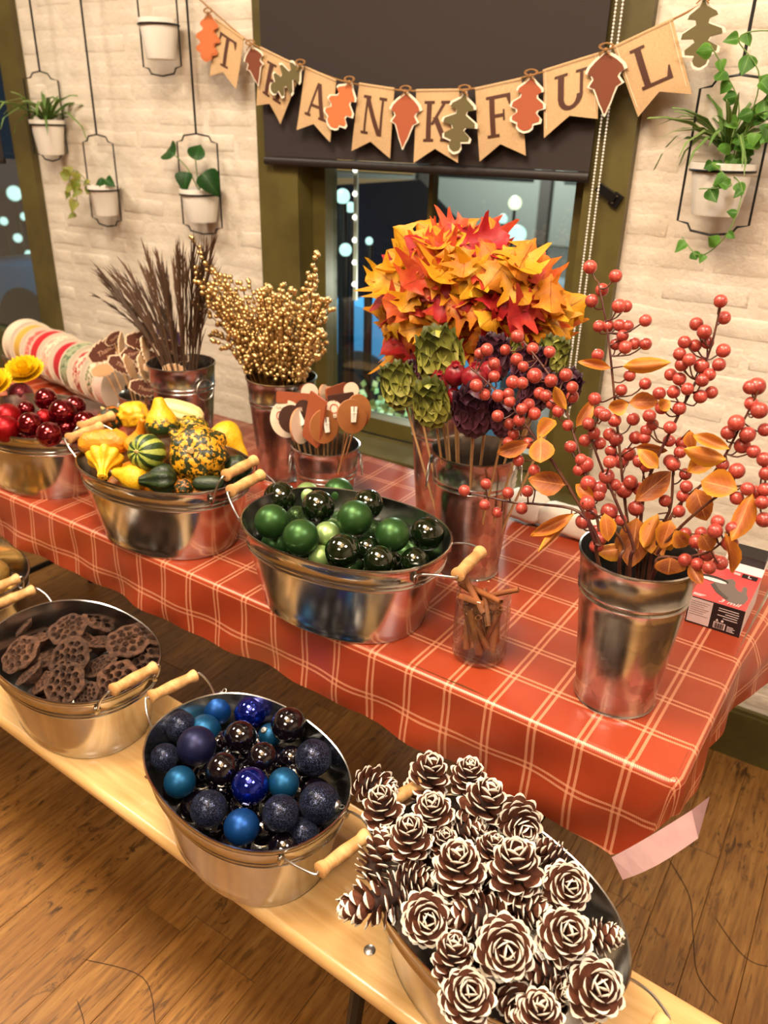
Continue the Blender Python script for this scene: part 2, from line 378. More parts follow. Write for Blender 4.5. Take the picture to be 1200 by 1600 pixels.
# lotus
M['lotus'] = mat('dried_lotus', (60, 36, 22), .75, c2=(98, 64, 42), scale=3, bump=.5, bscale=9, bdist=.04, rand=.5)
M['pit_shade'] = mat('lotus_pit_shade', (30, 14, 9), .85)  # near-black brown paints the shade inside the pod holes
M['seed'] = mat('lotus_seed', (22, 10, 8), .5)
# gourds
def gourd(name, ca, cb, mode, lo=.45, hi=.55, n=10, rough=.42, nscale=2.2):
    k = NT(name); tc = k.n('ShaderNodeTexCoord'); sp = k.n('ShaderNodeSeparateXYZ'); k.l(tc.outputs['UV'], sp.inputs[0]); vec = k.coord('Object', (1, 1, 1), True)
    nz = k.noise(vec, nscale, 4)
    if mode == 'stripe':
        w = k.math('MULTIPLY_ADD', k.math('SINE', k.math('MULTIPLY_ADD', sp.outputs[0], 2 * PI * n, 0.0)), .5, .5)
        fac = k.math('ADD', k.math('MULTIPLY', w, .6), k.math('MULTIPLY', nz, .45))
    elif mode == 'blot':
        w = k.math('SINE', k.math('MULTIPLY', sp.outputs[0], 2 * PI * n)); fac = k.math('ADD', nz, k.math('MULTIPLY', w, .07))
    elif mode == 'half':
        fac = k.math('ADD', sp.outputs[1], k.math('MULTIPLY', k.math('SUBTRACT', nz, .5), .4))
    else: fac = nz
    k.color(k.ramp(fac, [(lo, L_(ca)), (hi, L_(cb))])); k.set(rough=rough, coat=.1); k.bump(k.noise(vec, 7, 3), .2, .03); return k.mat
YEL = (222, 158, 14); DGR = (28, 40, 14)
M['gd_orange'] = gourd('orange_rind', (206, 122, 16), (214, 138, 24), 'n'); M['gd_yellow'] = gourd('yellow_rind', (224, 164, 20), (230, 176, 34), 'n')
M['gd_stripe'] = gourd('striped_rind', (34, 58, 20), (146, 156, 62), 'stripe', .50, .58, 9); M['gd_half'] = gourd('two_tone_rind', (26, 48, 16), (224, 166, 20), 'half', .40, .46, nscale=4)
M['gd_mottle'] = gourd('mottled_rind', (36, 44, 14), (216, 150, 24), 'blot', .49, .535, 7, nscale=7); M['gd_darkor'] = gourd('dark_mottled_rind', (30, 40, 14), (196, 110, 18), 'n', .52, .58, nscale=3)
M['gd_cream'] = gourd('cream_rind', (226, 196, 122), (236, 212, 146), 'stripe', .3, .7, 9); M['gd_dark'] = gourd('dark_green_rind', (20, 36, 14), (38, 56, 22), 'stripe', .4, .8, 8); M['gd_wgreen'] = gourd('green_gold_rind', (50, 56, 18), (190, 150, 30), 'n', .47, .53, nscale=4)
M['gstem'] = mat('gourd_stem', (206, 180, 120), .7, c2=(170, 140, 80), scale=60)
# cards, ribbon, misc
M['cinn'] = mat('cinnamon_bark', (150, 88, 44), .7, c2=(122, 66, 30), scale=60, stretch=(1, 1, .2), rand=.3, bump=.3, bscale=200, bdist=.0006)
M['burlap'] = mat('burlap', (198, 164, 122), .85, c2=(182, 148, 106), scale=500, bump=.4, bscale=900, bdist=.0006); M['letter'] = mat('letter_print', (72, 36, 18), .7)
M['stitch'] = mat('white_stitch', (232, 214, 186), .8); M['twine'] = mat('jute_twine', (150, 108, 62), .85)
M['felt_white'] = mat('felt_border', (228, 214, 192), .85); M['felt_or'] = mat('orange_felt', (190, 104, 56), .8); M['felt_rust'] = mat('rust_felt', (156, 78, 46), .8); M['felt_brown'] = mat('brown_felt', (110, 54, 28), .8); M['felt_olive'] = mat('olive_felt', (92, 82, 46), .8)
M['pot'] = mat('white_pot', (232, 226, 216), .35); M['black_wire'] = mat('black_wire', (24, 22, 22), .4, .5); M['soil'] = mat('potting_soil', (40, 26, 16), .9)
M['tan_wood'] = mat('tan_disc', (150, 92, 46), .5, c2=(138, 80, 38), scale=12); M['edge_wood'] = mat('disc_edge', (196, 132, 92), .55); M['dark_wood'] = mat('dark_disc', (60, 30, 18), .5); M['rust_card'] = mat('rust_tag', (150, 74, 42), .5); M['cream_card'] = mat('cream_disc', (226, 204, 178), .55); M['peg'] = mat('white_peg', (236, 230, 216), .5); M['ink'] = mat('brown_ink', (60, 34, 24), .6); M['apple'] = mat('apple_red', (170, 60, 40), .5)
M['leaf_brown'] = mat('brown_leaf_card', (92, 46, 28), .6); M['leaf_violet'] = mat('violet_leaf_card', (130, 104, 160), .6); M['leaf_tan'] = mat('tan_leaf_card', (212, 166, 120), .6); M['card_edge'] = mat('card_edge', (232, 202, 168), .6); M['card_text'] = mat('card_lettering', (206, 160, 128), .6)
M['grass'] = mat('brown_grass', (70, 44, 22), .7, rand=.6); M['mum'] = mat('yellow_petal', (236, 188, 10), .5, rand=.2); M['mum_c'] = mat('mum_centre', (206, 150, 10), .7)
M['white_block'] = mat('white_block_paint', (234, 224, 206), .6, bump=.3, bscale=40, bdist=.003)

# ------------------------------------------------------------------ world positions (metres; x along the wall, y towards it)
TUB={'green':(-0.692,0.983,0.047),'blue':(-0.675,0.693,-0.231),'lotus':(-1.147,0.742,-0.117),'gourd':(-1.146,1.007,0.067),'red':(-1.58,1.04,0.03),'pine':(-0.25,0.69,-0.35),'gold':(-1.61,0.79,-0.1)}
GREEN=[('s',-0.878,1.039,0.897,0.0313),('p',-0.846,1.08,0.897,0.0232),('s',-0.756,0.995,0.929,0.0291),('m',-0.802,1.119,0.897,0.0297),('s',-0.701,1.068,0.921,0.027),('m',-0.8,0.923,0.917,0.0296),('m',-0.715,0.894,0.925,0.0296),('p',-0.702,0.947,0.911,0.0223),('m',-0.662,0.97,0.944,0.0294),('m',-0.677,1.129,0.867,0.0269),('s',-0.565,1.043,0.913,0.0284),('m',-0.595,0.98,0.929,0.0283),('s',-0.636,0.898,0.922,0.0281),('s',-0.627,0.956,0.903,0.0219),('s',-0.58,0.918,0.914,0.0244),('p',-0.688,0.911,0.889,0.0201),('s',-0.55,0.977,0.895,0.0234),('g',-0.883,0.971,0.876,0.0223),('g',-0.812,1.006,0.889,0.0201),('g',-0.669,1.033,0.893,0.0194),('s',-0.789,1.116,0.852,0.0257)]
BLUE=[('m',-0.831,0.792,0.592,0.0284),('b',-0.77,0.812,0.598,0.0286),('g',-0.843,0.717,0.6,0.0263),('t',-0.814,0.743,0.586,0.0281),('d',-0.764,0.678,0.627,0.031),('s',-0.726,0.738,0.62,0.0268),('s',-0.68,0.806,0.619,0.0299),('t',-0.713,0.796,0.588,0.0203),('g',-0.806,0.647,0.604,0.023),('s',-0.697,0.665,0.623,0.0267),('s',-0.662,0.719,0.624,0.0245),('g',-0.607,0.778,0.607,0.0298),('t',-0.743,0.619,0.61,0.0243),('b',-0.639,0.663,0.623,0.0284),('t',-0.603,0.698,0.62,0.0236),('g',-0.667,0.603,0.612,0.0273),('m',-0.606,0.606,0.61,0.0258),('g',-0.573,0.654,0.614,0.0271),('g',-0.542,0.706,0.608,0.0304),('g',-0.544,0.669,0.58,0.0221),('s',-0.651,0.775,0.583,0.0221)]
RED=[('g',-1.768,1.122,0.908,0.0303),('s',-1.577,1.06,0.949,0.0255),('s',-1.487,1.035,0.941,0.0305),('s',-1.503,1.08,0.941,0.024),('s',-1.43,1.047,0.927,0.0261),('s',-1.489,0.954,0.937,0.0261),('s',-1.416,0.946,0.932,0.0266),('m',-1.57,0.956,0.936,0.0302),('m',-1.533,0.924,0.926,0.0295),('s',-1.578,1.007,0.938,0.019),('s',-1.533,0.958,0.888,0.0163),('m',-1.527,1.016,0.926,0.0201),('s',-1.478,1.032,0.909,0.0212)]
PINE=[(-0.473,0.751,0.644,0.0284,'s'),(-0.414,0.807,0.644,0.0336,'u'),(-0.365,0.843,0.644,0.0281,'u'),(-0.303,0.76,0.694,0.0334,'u'),(-0.432,0.709,0.654,0.0301,'u'),(-0.352,0.709,0.692,0.0294,'u'),(-0.25,0.762,0.695,0.0301,'s'),(-0.361,0.663,0.683,0.03,'u'),(-0.313,0.73,0.671,0.0234,'s'),(-0.327,0.692,0.67,0.0212,'u'),(-0.393,0.635,0.657,0.028,'s'),(-0.28,0.644,0.701,0.0335,'u'),(-0.219,0.677,0.708,0.0346,'u'),(-0.268,0.709,0.679,0.0215,'u'),(-0.203,0.756,0.67,0.0217,'s'),(-0.161,0.699,0.695,0.0305,'t'),(-0.364,0.588,0.645,0.0342,'d'),(-0.336,0.636,0.654,0.0226,'s'),(-0.289,0.584,0.67,0.0319,'t'),(-0.239,0.617,0.675,0.0293,'d'),(-0.196,0.66,0.674,0.0258,'s'),(-0.192,0.593,0.682,0.0353,'t'),(-0.14,0.642,0.687,0.032,'t'),(-0.107,0.673,0.675,0.0206,'s'),(-0.241,0.561,0.663,0.0251,'u'),(-0.151,0.613,0.653,0.0239,'d'),(-0.211,0.54,0.647,0.0317,'t'),(-0.17,0.578,0.63,0.0243,'s'),(-0.093,0.618,0.662,0.0339,'t'),(-0.134,0.56,0.651,0.0279,'u'),(-0.128,0.618,0.637,0.0196,'s'),(-0.254,0.672,0.669,0.0208,'s')]
LOTUS=[(-1.353,0.755,0.59,0.0396),(-1.234,0.686,0.609,0.0396),(-1.192,0.671,0.591,0.0278),(-1.226,0.788,0.613,0.0385),(-1.232,0.872,0.583,0.0374),(-1.104,0.834,0.606,0.0422),(-1.074,0.829,0.584,0.0396),(-1.134,0.721,0.619,0.0417),(-1.087,0.674,0.611,0.0386),(-1.094,0.756,0.598,0.0309),(-1.018,0.732,0.608,0.0411),(-1.044,0.685,0.599,0.024),(-1.337,0.826,0.57,0.0284),(-1.158,0.674,0.583,0.0249),(-1.199,0.794,0.585,0.0297),(-1.177,0.822,0.581,0.027),(-1.301,0.77,0.572,0.0274)]
GOURD=[('orange',-1.288,0.981,0.932,0.0412),('wing',-1.192,0.902,0.94,0.0317),('lowyellow',-1.134,0.918,0.916,0.0283),('stripe',-1.124,0.949,0.959,0.0359),('neck',-1.218,1.009,0.94,0.0337),('pear',-1.166,1.028,0.989,0.0355),('warty',-1.371,1.131,0.934,0.0333),('darkorange',-1.411,1.1,0.924,0.0306),('bigwarty',-1.059,1.017,0.948,0.0558),('cream',-1.285,1.191,0.939,0.0393),('yellowpear',-1.133,1.172,0.914,0.0443),('darkacorn',-1.074,0.933,0.921,0.0328),('zucchini',-0.996,0.976,0.918,0.0197),('dark',-1.019,1.076,0.909,0.0278),('greenorange',-1.03,0.946,0.911,0.018),('wartygreen',-1.14,1.085,0.96,0.0322)]
FALL=[(-0.576,1.292,1.195,-0.45),(-0.873,1.373,1.227,0.11),(-0.499,1.389,1.216,-0.26),(-0.649,1.298,1.324,0.55),(-0.618,1.309,1.235,-0.11),(-0.775,1.338,1.317,0.62),(-0.609,1.292,1.209,-0.32),(-0.701,1.315,1.34,0.72),(-0.719,1.319,1.212,-0.17),(-0.707,1.314,1.299,0.43),(-0.534,1.345,1.266,0.08),(-0.706,1.301,1.252,0.08),(-0.674,1.282,1.231,-0.12),(-0.764,1.323,1.158,-0.48),(-0.694,1.296,1.29,0.34),(-0.634,1.337,1.168,-0.52),(-0.816,1.345,1.148,-0.46),(-0.822,1.335,1.276,0.36),(-0.62,1.301,1.309,0.42),(-0.722,1.321,1.334,0.7),(-0.683,1.317,1.322,0.57),(-0.603,1.333,1.159,-0.62),(-0.654,1.305,1.274,0.2),(-0.578,1.306,1.179,-0.55),(-0.806,1.321,1.251,0.17),(-0.815,1.376,1.11,-0.66),(-0.723,1.315,1.256,0.14),(-0.634,1.305,1.188,-0.43),(-0.652,1.314,1.31,0.46),(-0.71,1.364,1.34,0.76),(-0.63,1.286,1.302,0.37),(-0.84,1.361,1.292,0.5),(-0.692,1.32,1.16,-0.54),(-0.536,1.328,1.208,-0.36),(-0.581,1.34,1.18,-0.49),(-0.688,1.311,1.187,-0.38),(-0.727,1.314,1.246,0.07),(-0.573,1.298,1.24,-0.12),(-0.89,1.387,1.196,-0.06),(-0.748,1.333,1.184,-0.31),(-0.645,1.311,1.159,-0.6),(-0.681,1.285,1.21,-0.25),(-0.696,1.321,1.141,-0.66),(-0.507,1.341,1.212,-0.34),(-0.632,1.315,1.245,-0.02),(-0.557,1.306,1.202,-0.41),(-0.536,1.325,1.241,-0.12),(-0.578,1.313,1.282,0.2),(-0.663,1.323,1.204,-0.27),(-0.744,1.304,1.186,-0.34),(-0.655,1.314,1.285,0.28),(-0.584,1.292,1.237,-0.14),(-0.716,1.29,1.273,0.22),(-0.842,1.394,1.107,-0.63),(-0.536,1.345,1.283,0.2),(-0.526,1.333,1.224,-0.25),(-0.588,1.284,1.304,0.34),(-0.828,1.361,1.202,-0.09),(-0.617,1.343,1.352,0.77),(-0.686,1.307,1.268,0.18),(-0.769,1.341,1.295,0.46),(-0.605,1.306,1.324,0.53),(-0.67,1.303,1.302,0.41),(-0.801,1.328,1.193,-0.21),(-0.653,1.29,1.312,0.46),(-0.75,1.336,1.337,0.74),(-0.597,1.31,1.266,0.09),(-0.552,1.326,1.316,0.44),(-0.725,1.323,1.232,-0.02),(-0.535,1.292,1.244,-0.14),(-0.502,1.332,1.254,-0.05),(-0.649,1.281,1.235,-0.11),(-0.565,1.333,1.221,-0.23),(-0.688,1.317,1.278,0.26),(-0.737,1.356,1.132,-0.63),(-0.885,1.425,1.092,-0.64),(-0.556,1.288,1.285,0.18),(-0.725,1.323,1.156,-0.53),(-0.63,1.282,1.245,-0.06),(-0.773,1.303,1.212,-0.13),(-0.762,1.348,1.133,-0.61),(-0.814,1.334,1.265,0.29),(-0.594,1.291,1.193,-0.45),(-0.857,1.37,1.154,-0.36),(-0.803,1.352,1.186,-0.23),(-0.618,1.321,1.219,-0.21),(-0.729,1.306,1.228,-0.07),(-0.73,1.306,1.167,-0.47),(-0.662,1.358,1.348,0.78),(-0.74,1.299,1.28,0.3),(-0.834,1.354,1.17,-0.3),(-0.502,1.318,1.274,0.08),(-0.723,1.35,1.146,-0.56),(-0.491,1.398,1.211,-0.3),(-0.752,1.32,1.287,0.38),(-0.511,1.32,1.262,0.0),(-0.554,1.319,1.291,0.25),(-0.6,1.325,1.276,0.18),(-0.681,1.354,1.357,0.85),(-0.741,1.314,1.305,0.49),(-0.799,1.345,1.293,0.47),(-0.757,1.333,1.241,0.08),(-0.56,1.306,1.215,-0.31),(-0.815,1.349,1.173,-0.3),(-0.73,1.333,1.186,-0.31),(-0.545,1.314,1.203,-0.4),(-0.814,1.371,1.303,0.57),(-0.871,1.398,1.12,-0.53),(-0.717,1.379,1.367,0.96),(-0.76,1.298,1.238,0.02),(-0.679,1.319,1.238,-0.02),(-0.496,1.354,1.237,-0.16),(-0.677,1.298,1.214,-0.21),(-0.836,1.374,1.279,0.42),(-0.725,1.368,1.352,0.86),(-0.543,1.313,1.249,-0.07),(-0.499,1.341,1.223,-0.27),(-0.746,1.348,1.138,-0.59),(-0.658,1.291,1.292,0.32),(-0.644,1.332,1.342,0.71),(-0.873,1.377,1.19,-0.12),(-0.752,1.346,1.323,0.65),(-0.605,1.285,1.3,0.33),(-0.699,1.307,1.318,0.55),(-0.518,1.345,1.23,-0.2),(-0.629,1.308,1.23,-0.14),(-0.764,1.305,1.272,0.27),(-0.727,1.333,1.274,0.28),(-0.558,1.286,1.26,-0.01),(-0.56,1.306,1.316,0.43),(-0.533,1.3,1.221,-0.31),(-0.756,1.313,1.234,0.01),(-0.703,1.341,1.334,0.69),(-0.569,1.332,1.294,0.3),(-0.717,1.306,1.311,0.51),(-0.849,1.361,1.199,-0.09),(-0.791,1.346,1.322,0.67),(-0.596,1.306,1.218,-0.26),(-0.837,1.339,1.23,0.07),(-0.525,1.328,1.205,-0.39),(-0.82,1.327,1.258,0.24),(-0.763,1.379,1.343,0.82),(-0.679,1.294,1.31,0.47),(-0.731,1.327,1.287,0.37),(-0.85,1.351,1.246,0.2),(-0.825,1.345,1.233,0.09),(-0.55,1.33,1.299,0.32),(-0.653,1.296,1.262,0.1),(-0.69,1.403,1.365,0.95),(-0.688,1.338,1.159,-0.53),(-0.797,1.344,1.141,-0.53),(-0.775,1.315,1.249,0.13),(-0.593,1.326,1.292,0.29),(-0.674,1.281,1.26,0.09),(-0.865,1.366,1.254,0.27),(-0.679,1.294,1.242,-0.02),(-0.663,1.333,1.177,-0.44),(-0.615,1.281,1.291,0.27),(-0.62,1.333,1.155,-0.63),(-0.812,1.353,1.272,0.34),(-0.767,1.328,1.249,0.13),(-0.553,1.309,1.328,0.52),(-0.644,1.377,1.353,0.82),(-0.605,1.317,1.333,0.61),(-0.512,1.38,1.195,-0.41)]
ARTI=[('g',-0.644,1.2,1.168,0.0405),('g',-0.735,1.22,1.094,0.0344),('g',-0.616,1.13,1.106,0.0323),('g',-0.468,1.27,1.182,0.0265),('g',-0.539,1.3,1.178,0.0169),('p',-0.534,1.12,1.113,0.0335),('p',-0.563,1.24,1.17,0.0313),('p',-0.486,1.22,1.17,0.0292),('p',-0.446,1.16,1.155,0.0273),('p',-0.419,1.22,1.148,0.0234),('p',-0.482,1.13,1.109,0.0245),('p',-0.735,1.26,1.11,0.018),('r',-0.586,1.15,1.157,0.0178),('r',-0.546,1.14,1.161,0.0205),('r',-0.627,1.17,1.129,0.0184),('r',-0.587,1.15,1.12,0.0135),('r',-0.528,1.16,1.171,0.0171)]
